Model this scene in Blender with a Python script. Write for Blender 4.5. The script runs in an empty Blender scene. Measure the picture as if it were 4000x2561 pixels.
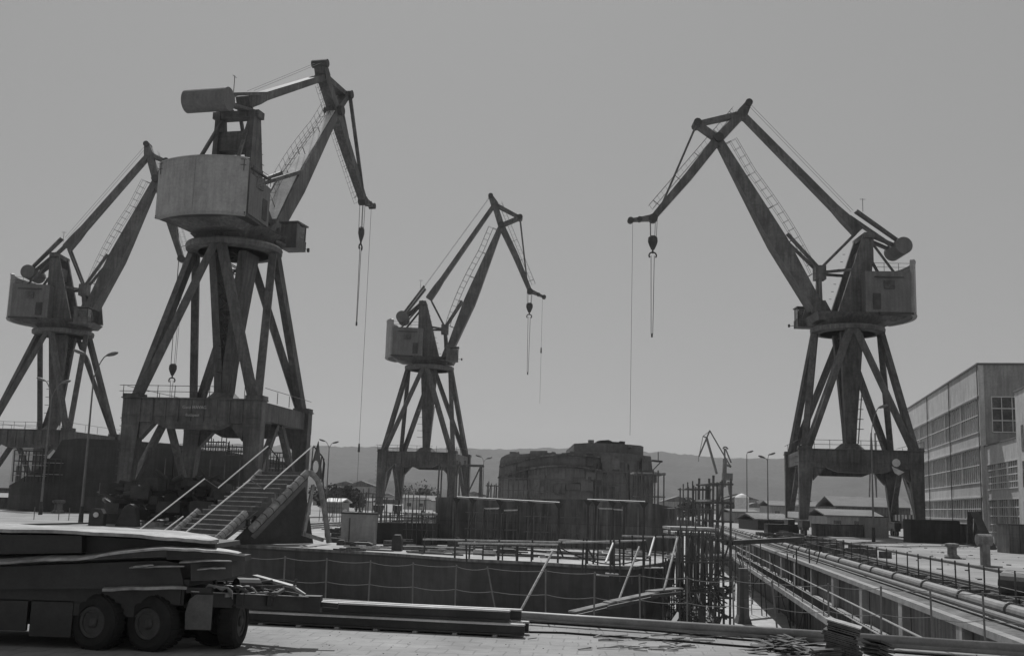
import bpy, math, random
from mathutils import Matrix, Vector
rnd = random.Random(7)
R_ = math.radians
sc = bpy.context.scene
# ------------------------------------------------------------ camera
F, PITCH, ROLL, CZ = 4300.0, math.atan(687/4300), 0.030, 2.8
RM = Matrix.Rotation(math.pi/2+PITCH, 3, 'X') @ Matrix.Rotation(ROLL, 3, 'Z')
cam = bpy.data.cameras.new('camera'); camo = bpy.data.objects.new('camera', cam)
sc.collection.objects.link(camo); sc.camera = camo
cam.sensor_width = 36; cam.lens = 36*F/4000; cam.clip_end = 9000; cam.clip_start = .1
camo.location = (0, 0, CZ); camo.rotation_euler = RM.to_euler()
# ------------------------------------------------------------ world, sun, exposure
SUN_AZ, SUN_EL = R_(-6), R_(53)       # azimuth measured from +Y towards +X
w = bpy.data.worlds.new('World'); sc.world = w; w.use_nodes = True
nt = w.node_tree; nt.nodes.clear()
sky = nt.nodes.new('ShaderNodeTexSky'); sky.sky_type = 'NISHITA'; sky.sun_disc = False
sky.sun_elevation = SUN_EL; sky.sun_rotation = SUN_AZ; sky.dust_density = 1.3; sky.air_density = 1.0
bw = nt.nodes.new('ShaderNodeRGBToBW'); bg = nt.nodes.new('ShaderNodeBackground'); wo = nt.nodes.new('ShaderNodeOutputWorld')
bg.inputs['Strength'].default_value = 0.05
nt.links.new(sky.outputs[0], bw.inputs[0]); ma = nt.nodes.new('ShaderNodeMath'); ma.operation = 'MULTIPLY_ADD'; ma.inputs[1].default_value = .3; ma.inputs[2].default_value = 4.85
nt.links.new(bw.outputs[0], ma.inputs[0]); nt.links.new(ma.outputs[0], bg.inputs[0]); nt.links.new(bg.outputs[0], wo.inputs[0])
sd = Vector((math.sin(SUN_AZ)*math.cos(SUN_EL), math.cos(SUN_AZ)*math.cos(SUN_EL), math.sin(SUN_EL)))
sl = bpy.data.lights.new('sun', 'SUN'); sl.energy = 3.6; sl.angle = R_(.5); sl.color = (1, 1, 1)
so = bpy.data.objects.new('sun', sl); sc.collection.objects.link(so); so.location = (0, 0, 200)
so.rotation_euler = sd.to_track_quat('Z', 'Y').to_euler()
sc.view_settings.view_transform = 'Standard'; sc.view_settings.look = 'None'
sc.view_settings.gamma = 1; sc.view_settings.exposure = 0.0
# ------------------------------------------------------------ calibration (photo pixel -> place in the yard)
Cc = Vector((0, 0, CZ))
def ray(px, py): return RM @ Vector(((px-2000)/F, -(py-1280.5)/F, -1.))
def G(px, py, z=0.):
    d = ray(px, py); return Cc + d*((z-CZ)/d.z)
def D(px, py, Y):
    d = ray(px, py); return Cc + d*(Y/d.y)
def SP(px, py, o, th):
    d = ray(px, py); n = Vector((-math.sin(th), math.cos(th)))
    t = (n.x*o[0]+n.y*o[1])/(n.x*d.x+n.y*d.y); p = Cc+d*t
    return ((p.x-o[0])*math.cos(th)+(p.y-o[1])*math.sin(th), p.z)
DA = R_(7.8)                              # heading of the dock
dd = Vector((math.sin(DA), math.cos(DA), 0)); dn = Vector((math.cos(DA), -math.sin(DA), 0))
def K(a, b, z=0.): return dn*a + dd*b + Vector((0, 0, z))     # dock coordinates
# ------------------------------------------------------------ materials
VR = (R_(90), 0, 0)
MATS = {}
def mat(name, v, rough=.7, var=.25, scale=1.5, streak=0., bump=0., metal=0., brick=None, fine=.12, spec=.4):
    m = bpy.data.materials.new(name); m.use_nodes = True; n = m.node_tree; N = n.nodes; L = n.links
    b = N['Principled BSDF']; b.inputs['Roughness'].default_value = rough; b.inputs['Metallic'].default_value = metal
    b.inputs['Specular IOR Level'].default_value = spec
    tc = N.new('ShaderNodeTexCoord')
    def noise(sc_, det, vec=None):
        t = N.new('ShaderNodeTexNoise'); t.inputs['Scale'].default_value = sc_; t.inputs['Detail'].default_value = det
        t.inputs['Roughness'].default_value = .6; L.new(vec or tc.outputs['Object'], t.inputs['Vector']); return t.outputs['Fac']
    def mr(fac, lo, hi, a=.3, bb=.7):
        r = N.new('ShaderNodeMapRange'); r.inputs['From Min'].default_value = a; r.inputs['From Max'].default_value = bb
        r.inputs['To Min'].default_value = lo; r.inputs['To Max'].default_value = hi; L.new(fac, r.inputs['Value']); return r.outputs[0]
    def mul(a, bb):
        q = N.new('ShaderNodeMath'); q.operation = 'MULTIPLY'; L.new(a, q.inputs[0])
        if isinstance(bb, float): q.inputs[1].default_value = bb
        else: L.new(bb, q.inputs[1])
        return q.outputs[0]
    cur = mul(mr(noise(scale, 6.), 1-var, 1+var), v*1.0)
    cur = mul(cur, mr(noise(scale*9, 4.), 1-fine, 1+fine))
    if streak:
        mp = N.new('ShaderNodeMapping'); mp.inputs['Scale'].default_value = (2.2, 2.2, .22); L.new(tc.outputs['Object'], mp.inputs['Vector'])
        cur = mul(cur, mr(noise(1.3, 5., mp.outputs[0]), 1-streak, 1+streak*.5, .38, .62))
    if brick:
        bt = N.new('ShaderNodeTexBrick'); bt.inputs['Scale'].default_value = 1
        bt.inputs['Brick Width'].default_value = brick[0]; bt.inputs['Row Height'].default_value = brick[1]
        bt.inputs['Mortar Size'].default_value = brick[2]; bt.inputs['Color1'].default_value = (1, 1, 1, 1)
        bt.inputs['Color2'].default_value = (brick[4],)*3+(1,); bt.inputs['Mortar'].default_value = (brick[3],)*3+(1,)
        bt.inputs['Mortar Smooth'].default_value = .3
        mp2 = N.new('ShaderNodeMapping'); mp2.inputs['Rotation'].default_value = brick[5]
        ad = N.new('ShaderNodeVectorMath'); ad.operation = 'MULTIPLY_ADD'
        nz = N.new('ShaderNodeTexNoise'); nz.inputs['Scale'].default_value = 1.2
        L.new(tc.outputs['Object'], nz.inputs['Vector']); L.new(nz.outputs['Color'], ad.inputs[0])
        ad.inputs[1].default_value = (.12,)*3; L.new(tc.outputs['Object'], ad.inputs[2])
        L.new(ad.outputs[0], mp2.inputs['Vector']); L.new(mp2.outputs[0], bt.inputs['Vector'])
        rb = N.new('ShaderNodeRGBToBW'); L.new(bt.outputs['Color'], rb.inputs[0]); cur = mul(cur, rb.outputs[0])
    cb = N.new('ShaderNodeCombineColor')
    for i in range(3): L.new(cur, cb.inputs[i])
    L.new(cb.outputs[0], b.inputs['Base Color'])
    if bump:
        bp = N.new('ShaderNodeBump'); bp.inputs['Strength'].default_value = bump; bp.inputs['Distance'].default_value = .05
        L.new(noise(scale*6, 5.), bp.inputs['Height']); L.new(bp.outputs[0], b.inputs['Normal'])
    MATS[name] = m; return m
mat('crane_steel', .12, .6, .4, .35, streak=.3, fine=.2, brick=(3.1, 2.3, .025, .72, .86, VR))
mat('crane_plate', .30, .6, .12, .5, streak=.12)
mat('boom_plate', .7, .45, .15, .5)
mat('house_paint', .34, .6, .16, .4, streak=.12, brick=(2.4, 1.9, .02, .88, .95, VR))
mat('house_side', .15, .6, .15, .5, streak=.15)
mat('dark_steel', .05, .6, .4, 1.)
mat('scaffold_steel', .11, .6, .4, 1.5)
mat('rope_steel', .06, .6, .1, 2.)
mat('rail_paint', .08, .5, .2, 2.)
mat('hull_steel', .055, .7, .45, .25, streak=.2, brick=(6., 2.2, .02, .6, .75, VR))
mat('hull_primer', .15, .75, .35, .3, streak=.4, brick=(3.2, 1.6, .02, .6, .8, VR))
mat('hull_far', .17, .75, .35, .25, streak=.12, brick=(8., 3., .05, .75, .9, VR))
mat('deck', .36, .85, .4, .5, brick=(4., 4., .05, .7, .85, (0, 0, 0)))
mat('quay_concrete', .27, .9, .32, .2, bump=.3, brick=(5., 3.5, .04, .65, .88, (0, 0, -DA)))
mat('paving', .27, .9, .26, .35, bump=.4, brick=(.55, .6, .02, .72, .95, (0, 0, R_(4))))
mat('dock_concrete', .30, .9, .3, .5, streak=.3, bump=.3)
mat('old_stone', .2, .9, .35, 2., streak=.3)
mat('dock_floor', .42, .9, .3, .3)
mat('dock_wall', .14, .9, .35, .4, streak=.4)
mat('coping', .27, .85, .25, 1.2)
mat('kerb_pipe', .2, .5, .25, 2.)
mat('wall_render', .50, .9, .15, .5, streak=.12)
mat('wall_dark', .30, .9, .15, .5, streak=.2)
mat('window_frame', .6, .7, .15, 2.)
mat('glass', .09, .2, .85, .5, fine=.5, spec=.5)
mat('roof_sheet', .14, .8, .2, .3)
mat('white_paint', .62, .6, .15, 2.)
mat('rail_white', .85, .35, .08, 2.)
mat('light_plate', .38, .55, .4, .9, streak=.0, fine=.3)
mat('flange_sunlit', .5, .5, .3, 1.2)
mat('sheet_steel', .27, .6, .5, .7, fine=.35)
mat('rubber', .018, .85, .3, 6.)
mat('rim', .055, .6, .3, 5.)
mat('trailer_paint', .035, .55, .3, 2.)
mat('fender', .10, .6, .3, 3.)
mat('timber', .35, .85, .35, 5.)
mat('scrap', .09, .8, .5, 4.)
mat('lamp_metal', .16, .6, .2, 2.)
mat('foliage', .05, .9, .5, .3)
mat('bark', .08, .9, .4, 2.)
mat('hill', .034, 1., .55, .012, fine=.5)
mat('tarp', .2, .7, .3, 2.)
mat('step_plate', .12, .75, .3, 2.)
mat('stringer', .25, .8, .45, 2., bump=.5)
mat('cloth_dark', .05, .9, .3, 6.)
mat('cloth_light', .5, .9, .2, 6.)
mat('skin', .3, .6, .1, 9.)
# ------------------------------------------------------------ mesh builder
COL = sc.collection
def origin_of(o):
    v = Vector((0, 0, 0))
    while o: v += o.location; o = o.parent
    return v
class MB:
    def __init__(s): s.v = []; s.f = []; s.smooth = False
    def add(s, vs, fs):
        n = len(s.v); s.v += [Vector(v) for v in vs]; s.f += [tuple(i+n for i in f) for f in fs]; return s
    def box(s, c, size, rz=0., M=None):
        M = M or Matrix.Rotation(rz, 3, 'Z'); c = Vector(c); h = Vector(size)/2
        vs = [c + M @ Vector((x*h.x, y*h.y, z*h.z)) for x in (-1, 1) for y in (-1, 1) for z in (-1, 1)]
        return s.add(vs, [(0, 1, 3, 2), (4, 6, 7, 5), (0, 4, 5, 1), (2, 3, 7, 6), (0, 2, 6, 4), (1, 5, 7, 3)])
    def beam(s, p, q, w1, h1, w2=None, h2=None, up=(0, 0, 1)):
        p, q = Vector(p), Vector(q); w2 = w1 if w2 is None else w2; h2 = h1 if h2 is None else h2
        d = (q-p).normalized(); up = Vector(up)
        x = d.cross(up)
        if x.length < 1e-3: x = d.cross(Vector((1, 0, 0)))
        x.normalize(); y = x.cross(d)
        vs = [p+x*a*w1/2+y*b*h1/2 for a, b in ((-1, -1), (1, -1), (1, 1), (-1, 1))] + [q+x*a*w2/2+y*b*h2/2 for a, b in ((-1, -1), (1, -1), (1, 1), (-1, 1))]
        return s.add(vs, [(3, 2, 1, 0), (4, 5, 6, 7), (0, 1, 5, 4), (1, 2, 6, 5), (2, 3, 7, 6), (3, 0, 4, 7)])
    def cyl(s, p, q, r1, r2=None, n=10, cap=True):
        p, q = Vector(p), Vector(q); r2 = r1 if r2 is None else r2; d = (q-p).normalized()
        x = d.cross(Vector((0, 0, 1)))
        if x.length < 1e-3: x = Vector((1, 0, 0))
        x.normalize(); y = x.cross(d)
        vs = [p+(x*math.cos(2*math.pi*i/n)+y*math.sin(2*math.pi*i/n))*r1 for i in range(n)] + [q+(x*math.cos(2*math.pi*i/n)+y*math.sin(2*math.pi*i/n))*r2 for i in range(n)]
        fs = [(i, (i+1) % n, n+(i+1) % n, n+i) for i in range(n)]
        if cap: fs += [tuple(reversed(range(n))), tuple(range(n, 2*n))]
        return s.add(vs, fs)
    def path(s, pts, r, n=6):
        for a, b in zip(pts[:-1], pts[1:]): s.cyl(a, b, r, r, n)
        return s
    def prism(s, pts, off):           # planar polygon extruded by vector off
        n = len(pts); off = Vector(off); vs = [Vector(p) for p in pts] + [Vector(p)+off for p in pts]
        return s.add(vs, [tuple(reversed(range(n))), tuple(range(n, 2*n))]+[(i, (i+1) % n, n+(i+1) % n, n+i) for i in range(n)])
    def loft(s, secs, cap=True):      # list of rings with equal counts
        n = len(secs[0]); vs = [v for r in secs for v in r]; fs = []
        for k in range(len(secs)-1):
            for i in range(n): fs.append((k*n+i, k*n+(i+1) % n, (k+1)*n+(i+1) % n, (k+1)*n+i))
        if cap: fs += [tuple(reversed(range(n))), tuple(range((len(secs)-1)*n, len(secs)*n))]
        return s.add(vs, fs)
    def lathe(s, c, prof, n=16):
        c = Vector(c)
        return s.loft([[c+Vector((r*math.cos(2*math.pi*i/n), r*math.sin(2*math.pi*i/n), z)) for i in range(n)] for r, z in prof])
    def build(s, name, m, parent=None, kind=None, label=None, cat=None, group=None, smooth=False, fix=True, bevel=0):
        me = bpy.data.meshes.new(name); o = bpy.data.objects.new(name, me); COL.objects.link(o)
        if parent: o.parent = parent; og = origin_of(parent)
        else:
            xs = [v.x for v in s.v]; ys = [v.y for v in s.v]; zs = [v.z for v in s.v]
            og = Vector(((min(xs)+max(xs))/2, (min(ys)+max(ys))/2, min(zs))); o.location = og
        me.from_pydata([v-og for v in s.v], [], s.f)
        if fix:
            import bmesh
            bm = bmesh.new(); bm.from_mesh(me); bmesh.ops.recalc_face_normals(bm, faces=bm.faces); bm.to_mesh(me); bm.free()
        me.materials.append(MATS[m])
        if smooth: [setattr(p, 'use_smooth', True) for p in me.polygons]
        if bevel:
            bv = o.modifiers.new('bevel', 'BEVEL'); bv.width = bevel; bv.segments = 2; bv.limit_method = 'ANGLE'
        tag(o, label, cat, group, kind); return o
def tag(o, label=None, cat=None, group=None, kind=None):
    if label: o['label'] = label
    if cat: o['category'] = cat
    if group: o['group'] = group
    if kind: o['kind'] = kind
    return o
def thing(name, label, cat, loc, group=None, rz=0.):
    o = bpy.data.objects.new(name, None); COL.objects.link(o); o.location = loc; o.rotation_euler = (0, 0, rz)
    o.empty_display_size = .5; return tag(o, label, cat, group)
def copy_tree(o, parent=None):
    c = o.copy(); COL.objects.link(c); c.parent = parent
    for ch in list(o.children): copy_tree(ch, c)
    return c
# ------------------------------------------------------------ ground, dock, hills
KL = G(300, 2296); KR = G(4000, 2543)                     # edge of the dock head along the pipe kerb
kd = (KR-KL).normalized(); kn = Vector((-kd.y, kd.x, 0))  # pointing away from the camera
kd.z = 0
def KE(a):                                                # point of the kerb line at lateral position a
    p0 = KL; t = ((a - p0.dot(dn)))/kd.dot(dn); return p0+kd*t
AW, AL = 8.4, -36.0; BEND = 300.0; ZF = -4.0
def flat(pts, z=0.): return [Vector((p[0], p[1], z)) for p in pts]
g = MB()
eL, eR = KE(AL), KE(AW)
g.add(flat([K(-3500, -120), K(3500, -120), K(3500, eR.dot(dd)), eR, eL, K(-3500, eL.dot(dd))]), [(0, 1, 2, 3, 4, 5)])
g.add(flat([K(AW, eR.dot(dd)), K(3500, eR.dot(dd)), K(3500, 3200), K(AW, 3200)]), [(0, 1, 2, 3)])
g.add(flat([K(-3500, eL.dot(dd)), K(AL, eL.dot(dd)), K(AL, 3200), K(-3500, 3200)]), [(0, 1, 2, 3)])
g.add(flat([K(AL, BEND), K(AW, BEND), K(AW, 3200), K(AL, 3200)]), [(0, 1, 2, 3)])
g.build('ground', 'quay_concrete', kind='structure')
# paved apron in the foreground, a thin sheet on the ground
p = MB(); a0 = KL+kd*-20; a1 = KR+kd*12
p.prism(flat([a0-kn*1.15, a1-kn*1.15, a1-kn*24, a0-kn*24], .004), (0, 0, .01)); p.build('pavement', 'paving', kind='structure')
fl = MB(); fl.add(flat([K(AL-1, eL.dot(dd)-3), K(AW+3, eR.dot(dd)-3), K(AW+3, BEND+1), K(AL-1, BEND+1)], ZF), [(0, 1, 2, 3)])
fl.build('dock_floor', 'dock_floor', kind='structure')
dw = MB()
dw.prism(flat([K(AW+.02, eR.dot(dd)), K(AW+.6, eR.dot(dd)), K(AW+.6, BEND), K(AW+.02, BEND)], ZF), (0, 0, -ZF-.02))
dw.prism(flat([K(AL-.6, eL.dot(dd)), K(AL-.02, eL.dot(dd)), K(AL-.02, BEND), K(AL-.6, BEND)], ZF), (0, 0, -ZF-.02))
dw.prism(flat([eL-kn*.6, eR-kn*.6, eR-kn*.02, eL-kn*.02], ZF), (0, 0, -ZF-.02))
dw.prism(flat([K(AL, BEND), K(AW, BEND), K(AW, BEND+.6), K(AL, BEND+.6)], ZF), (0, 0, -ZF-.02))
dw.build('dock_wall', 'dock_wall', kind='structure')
# raised kerb of the dock head and coping beam along the right wall
kb = MB(); kb.prism(flat([KL-kd*15-kn*1.1, KR+kd*10-kn*1.1, KR+kd*10-kn*.02, KL-kd*15-kn*.02]), (0, 0, .10)); kb.build('dock_head_kerb', 'coping', kind='structure')
cp = MB(); b0, b1 = eR.dot(dd)+.4, BEND
cp.prism(flat([K(AW-.3, b0), K(AW-.02, b0), K(AW-.02, b1), K(AW-.3, b1)], -.12), (0, 0, .18)); cp.build('coping_beam', 'coping', kind='structure')
ch = MB(); ch.prism(flat([K(AW+.0, b0), K(AW+.95, b0), K(AW+.95, b1), K(AW+.0, b1)], .004), (0, 0, .012)); ch.build('service_channel', 'dock_wall', kind='structure')
lg = MB(); lg.prism(flat([K(AW-1.5, b0), K(AW+.0, b0), K(AW+.0, b1), K(AW-1.5, b1)], -1.75), (0, 0, .25)); 
for i in range(36):
    b = b0+3+i*5.2; lg.prism([K(AW, b, -1.751), K(AW-1.0, b, -1.751), K(AW, b, -2.3)], dd*.3)
lg.build('dock_side_ledge', 'dock_concrete', kind='structure')
# buttress columns between the ledge and the coping
bt = MB()
for i in range(32):
    b = b0+6+i*7.5; bt.prism(flat([K(AW-.28, b), K(AW+.0, b), K(AW+.0, b+.6), K(AW-.28, b+.6)], -1.49), (0, 0, 1.36))
bt.build('wall_buttresses', 'dock_concrete', kind='structure')
# hills
def hills(name, pts, Y, depth, seed):
    m = MB(); r = random.Random(seed); xs = []
    n = 520; x0, x1 = pts[0][0], pts[-1][0]; rows = 12
    def ridge(x):
        for (a, ya), (b, yb) in zip(pts[:-1], pts[1:]):
            if a <= x <= b: return ya+(yb-ya)*(x-a)/(b-a)
        return pts[-1][1]
    ph = [r.uniform(0, 6.28) for _ in range(8)]
    for i in range(n+1):
        x = x0+(x1-x0)*i/n; t = D(x, ridge(x), Y)
        top = t.z + 1.0*math.sin(x*.021+ph[0])+.8*math.sin(x*.067+ph[1])+r.uniform(-1.3, 1.3)
        for k in range(rows+1):
            s = k/rows; z = top*(s**1.25); y = Y-depth*(1-s)
            wob = (math.sin(x*.012+k*.7+ph[2])*30+math.sin(x*.031+ph[3]-k)*14)*(1-s)*s*4
            m.v.append(Vector((t.x*(y/Y), y+wob, z+(r.uniform(-2, 2) if 0 < k < rows else 0))))
    for i in range(n):
        for k in range(rows):
            a = i*(rows+1)+k; m.f.append((a, a+rows+1, a+rows+2, a+1))
    m.build(name, 'hill', kind='structure', smooth=True)
hills('far_hills', [(-1500, 1680), (600, 1728), (1240, 1741), (1600, 1747), (1900, 1753), (2230, 1749), (2400, 1755), (2532, 1764), (2584, 1761), (2662, 1774), (2776, 1785), (3068, 1791), (3600, 1812), (5200, 1862)], 3000, 1100, 3)
hills('near_hills', [(900, 1930), (1240, 1905), (1390, 1875), (1500, 1868), (1650, 1890), (1800, 1925), (2100, 1950), (2900, 1950), (3300, 1965), (4500, 1990)], 1500, 500, 5)
# ------------------------------------------------------------ portal cranes
def crane(name, label, cx, cy, Y, th, kp, ringz, beamz, opts):
    th = R_(th); o = D(cx, cy, Y); ox, oy = o.x, o.y
    root = thing(name, label, 'crane', (ox, oy, 0), 'portal cranes in the shipyard')
    P = lambda a, b, z: Vector((ox, oy, 0)) + dn*a + dd*b + Vector((0, 0, z))
    u = Vector((math.cos(th), math.sin(th), 0)); v = Vector((-math.sin(th), math.cos(th), 0))
    Wp = lambda r, l, z: Vector((ox, oy, 0)) + u*r + v*l + Vector((0, 0, z))
    g = {k: SP(p[0], p[1], (ox, oy), th) for k, p in kp.items()}; g.update(opts.get('rz', {}))
    Q = lambda k, l=0, dr=0, dz=0: Wp(g[k][0]+dr, l, g[k][1]+dz)
    hw, hl = opts.get('hw', 6.6), opts.get('hl', 7.6); zt = beamz
    # --- portal
    for sgn in (-1, 1):
        b = sgn*hl
        pts = [(-hw-.9, zt), (hw+.9, zt), (hw+.9, zt-2.2), (hw*.62, zt-2.2), (hw*.42, zt-2.75), (-hw*.42, zt-2.75), (-hw*.62, zt-2.2), (-hw-.9, zt-2.2)]
        m = MB().prism([P(a, b-.65, z) for a, z in pts], dd*1.3)
        m.prism([P(-hw-1.02, b-.8, zt+.003), P(hw+1.02, b-.8, zt+.003), P(hw+1.02, b+.8, zt+.003), P(-hw-1.02, b+.8, zt+.003)], (0, 0, .1))
        m.build('portal_beam', 'crane_steel', root)
        a = sgn*hw
        m = MB().prism([P(a-.55, -hl+.66, zt-1.75), P(a+.55, -hl+.66, zt-1.75), P(a+.55, -hl+.66, zt-.02), P(a-.55, -hl+.66, zt-.02)], dd*(2*hl-1.32))
        m.build('side_beam', 'crane_steel', root)
        for sb in (-1, 1):
            m = MB(); zb = 2.0; w1, w2 = 1.75, 1.05; bo = sb*hl; ao = sgn*(hw+.88)
            ring1 = lambda wd, z, dp: [P(ao, bo-dp, z), P(ao-sgn*wd, bo-dp, z), P(ao-sgn*wd, bo+dp, z), P(ao, bo+dp, z)]
            m.loft([ring1(w2, zb, .5), ring1(w1, zt-2.202, .62)])
            m.prism([P(ao-sgn*w1, bo-.45, zt-2.2), P(ao-sgn*(w1+1.4), bo-.45, zt-2.2), P(ao-sgn*w1, bo-.45, zt-3.8)], dd*.9)
            m.build('portal_leg', 'crane_steel', root)
            bo2 = MB(); bo2.box(P(sgn*(hw+.35), bo, 1.45), (.9, 4.6, .8), -DA); bo2.box(P(sgn*(hw+.35), bo-1.3, .95), (.7, 1.9, .45), -DA); bo2.box(P(sgn*(hw+.35), bo+1.3, .95), (.7, 1.9, .45), -DA)
            bg_ = bo2.build('bogie', 'dark_steel', root)
            for q in (-1.85, -.75, .75, 1.85):
                c = P(sgn*(hw+.35), bo+q, .5); MB().cyl(c-dn*.14, c+dn*.14, .38, .38, 14).build('wheel', 'dark_steel', bg_)
            m = MB().beam(P(sgn*(hw-.1), sb*.55, zt-1.7), P(sgn*(hw+.1), sb*(hl-.3), 2.9), .6, .6)
            m.build('portal_brace', 'crane_steel', root)
        sm = MB().prism([P(sgn*(hw+.1), -hl+.6, 2.15), P(sgn*(hw+.7), -hl+.6, 2.15), P(sgn*(hw+.7), -hl+.6, 2.95), P(sgn*(hw+.1), -hl+.6, 2.95)], dd*(2*hl-1.2))
        s_ = sm.build('sill_beam', opts.get('sill', 'crane_steel'), root)
        if opts.get('stripes') and sgn == 1:
            for i in range(7):
                MB().prism([P(hw+.09, -hl+.9+i*2.1, 2.14), P(hw+.71, -hl+.9+i*2.1, 2.14), P(hw+.71, -hl+.9+i*2.1, 2.96), P(hw+.09, -hl+.9+i*2.1, 2.96)], dd*.9).build('dark_stripe', 'dark_steel', s_)
    for sgn in (-1, 1):
        m = MB()
        for i in range(9):
            a = -hw+.9+i*(2*hw-1.8)/8; m.prism([P(a-.04, sgn*(hl+.652), zt-.05), P(a+.04, sgn*(hl+.652), zt-.05), P(a+.04, sgn*(hl+.652), zt-2.1), P(a-.04, sgn*(hl+.652), zt-2.1)], dd*.1*sgn)
        m.prism([P(-hw-.9, sgn*(hl+.652), zt-1.55), P(hw+.9, sgn*(hl+.652), zt-1.55), P(hw+.9, sgn*(hl+.652), zt-1.62), P(-hw-.9, sgn*(hl+.652), zt-1.62)], dd*.06*sgn)
        m.build('beam_stiffeners', 'crane_steel', root)
    # walkway rails on top of the front beam and access ladder
    m = MB()
    for a in [-hw-.9+i*(2*hw+1.8)/8 for i in range(9)]:
        m.cyl(P(a, -hl-.7, zt+.1), P(a, -hl-.7, zt+1.25), .035, n=5)
    for z in (.65, 1.2): m.cyl(P(-hw-1.3, -hl-.7, zt+z), P(hw*.45, -hl-.7, zt+z), .03, n=5)
    for b in (-hl*.5, 0, hl*.5): m.cyl(P(-hw-.9, b, zt+.1), P(-hw-.9, b, zt+1.2), .035, n=5); m.cyl(P(hw+.9, b, zt), P(hw+.9, b, zt+1.1), .035, n=5)
    for a in (-hw-.9, hw+.9): m.cyl(P(a, -hl, zt+1.2), P(a, hl, zt+1.2), .03, n=5)
    m.build('guard_rail', 'rail_paint', root)
    m = MB()
    for i in range(10): m.cyl(P(-hw-1.35, -hl, 3+i*.75), P(-hw-.9, -hl, 3+i*.75), .035, n=5)
    m.build('side_ladder', 'rail_paint', root)
    # --- deck between the beams carrying the pillar foot
    m = MB(); m.box(P(0, 0, zt-.4), (5.4, 2*hl-1.4, .8), -DA); m.lathe(P(0, 0, zt-.02), [(2.2, 0), (2.2, .35), (1.3, 1.1), (1.1, 1.3)], 18)
    m.build('pillar_bearing', 'crane_steel', root)
    # --- eight struts: each corner to the two nearest side points of the ring
    rr = 4.25; ringb = ringz-.75
    for sx in (-1, 1):
        for sy in (-1, 1):
            foot = P(sx*(hw+.1), sy*(hl-.1), zt+.02)
            for tgt, off in ((P(sx*rr, sy*.35, ringb), dd*sy*-.25), (P(sx*.35, sy*rr, ringb), dn*sx*-.3)):
                MB().beam(foot+off, tgt, .74, .74).build('strut', 'crane_steel', root)
            MB().box(foot+Vector((0, 0, .18)), (1.7, 1.5, .5), -DA).build('strut_shoe', 'crane_steel', root)
    MB().lathe(P(0, 0, ringz), [(4.35, -.9), (4.8, -.75), (4.85, -.3), (4.75, -.12), (4.3, -.08), (3.6, -.08), (3.6, -.9)], 40).build('slewing_ring', 'crane_steel', root)
    # --- slewing pillar: two tapered legs with lattice between
    zb = zt+1.25; zt2 = ringz-.05
    for s_ in (-1, 1):
        def pr(hr, l0, l1, z): return [Wp(-hr, s_*l0, z), Wp(hr, s_*l0, z), Wp(hr, s_*l1, z), Wp(-hr, s_*l1, z)]
        MB().loft([pr(.65, .02, .8, zb), pr(.78, .04, .92, zb+2.6), pr(1.55, 1.4, 2.15, zt2)]).build('pillar_leg', 'crane_steel', root)
    m = MB(); n_ = 9
    for i in range(n_):
        z1 = zb+3+(zt2-zb-3)*i/n_; z2 = zb+3+(zt2-zb-3)*(i+1)/n_; l1 = .1+1.35*i/n_; l2 = .1+1.35*(i+1)/n_; h1 = .5+.8*i/n_
        for rf in (-h1, h1):
            m.beam(Wp(rf, -l1, z1), Wp(rf, l2, z2), .1, .1); m.beam(Wp(rf, l1, z1), Wp(rf, -l2, z2), .1, .1)
            m.beam(Wp(rf, -l2, z2), Wp(rf, l2, z2), .1, .1)
    m.beam(Wp(-.8, .3, zb+8), Wp(.8, .3, zb+8), .1, .1); m.beam(Wp(-1.2, .8, zb+13), Wp(1.2, .8, zb+13), .1, .1)
    m.build('pillar_lattice', 'dark_steel', root)
    m = MB()
    lr = .9
    for q in (-.25, .25): m.cyl(P(-.9 if opts.get('lad', 1) < 0 else .9, -1.2+q, zb), P((-1.6 if opts.get('lad', 1) < 0 else 1.6), -1.2+q, zb+8), .04, n=5)
    for i in range(5):
        zz = zb+2+i*1.3; m.cyl(Wp(-.8, 0, zz), Wp(-1.9, 0, zz), .05, n=5)
    m.build('pillar_ladder', 'rail_paint', root)
    # --- slewing platform with tapered underside
    z0 = ringz
    def rect(r0, r1, l, z): return [Wp(r0, -l, z), Wp(r1, -l, z), Wp(r1, l, z), Wp(r0, l, z)]
    MB().loft([rect(-3.0, 3.2, 2.6, z0-.05), rect(-3.6, 3.6, 3.1, z0+.55)]).build('turntable', 'crane_steel', root)
    MB().loft([rect(-5.6, 4.6, 2.9, z0+.552), rect(-7.6, 5.0, 3.9, z0+1.5)]).build('slewing_platform', 'crane_steel', root)
    # --- machinery house: curved counterweight wall at the back, lower sides
    hz = z0+1.5; zs = hz+opts.get('hs', 5.4); zr = hz+opts.get('hr', 7.1); Rr = opts.get('Rr', 8.75)
    ha = opts.get('ha', 33); arc = [math.radians(-ha+2*ha*i/20) for i in range(21)]
    out = [(-Rr*math.cos(a), Rr*math.sin(a)) for a in arc]; inn = [(-(Rr-.5)*math.cos(a), (Rr-.5)*math.sin(a)) for a in arc]
    m = MB(); poly = out+inn[::-1]
    def notch(i): return zr-(.9 if i in (5,) else 0)
    n = len(out)
    m.loft([[Wp(r, l, hz-.35) for r, l in poly], [Wp(r, l, zr-(.25 if k in (0, 20, 21, 41) else 0)) for k, (r, l) in enumerate(poly)]])
    hs = m.build('counterweight_wall', 'house_paint', root)
    l0 = abs(out[0][1])-.04; r0 = inn[0][0]+.02
    m = MB().prism([Wp(r0, -l0, hz), Wp(-1.2, -l0+.6, hz), Wp(-1.2, l0-.6, hz), Wp(r0, l0, hz)], (0, 0, zs-hz))
    ms = m.build('machinery_house', 'house_side', root)
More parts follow.
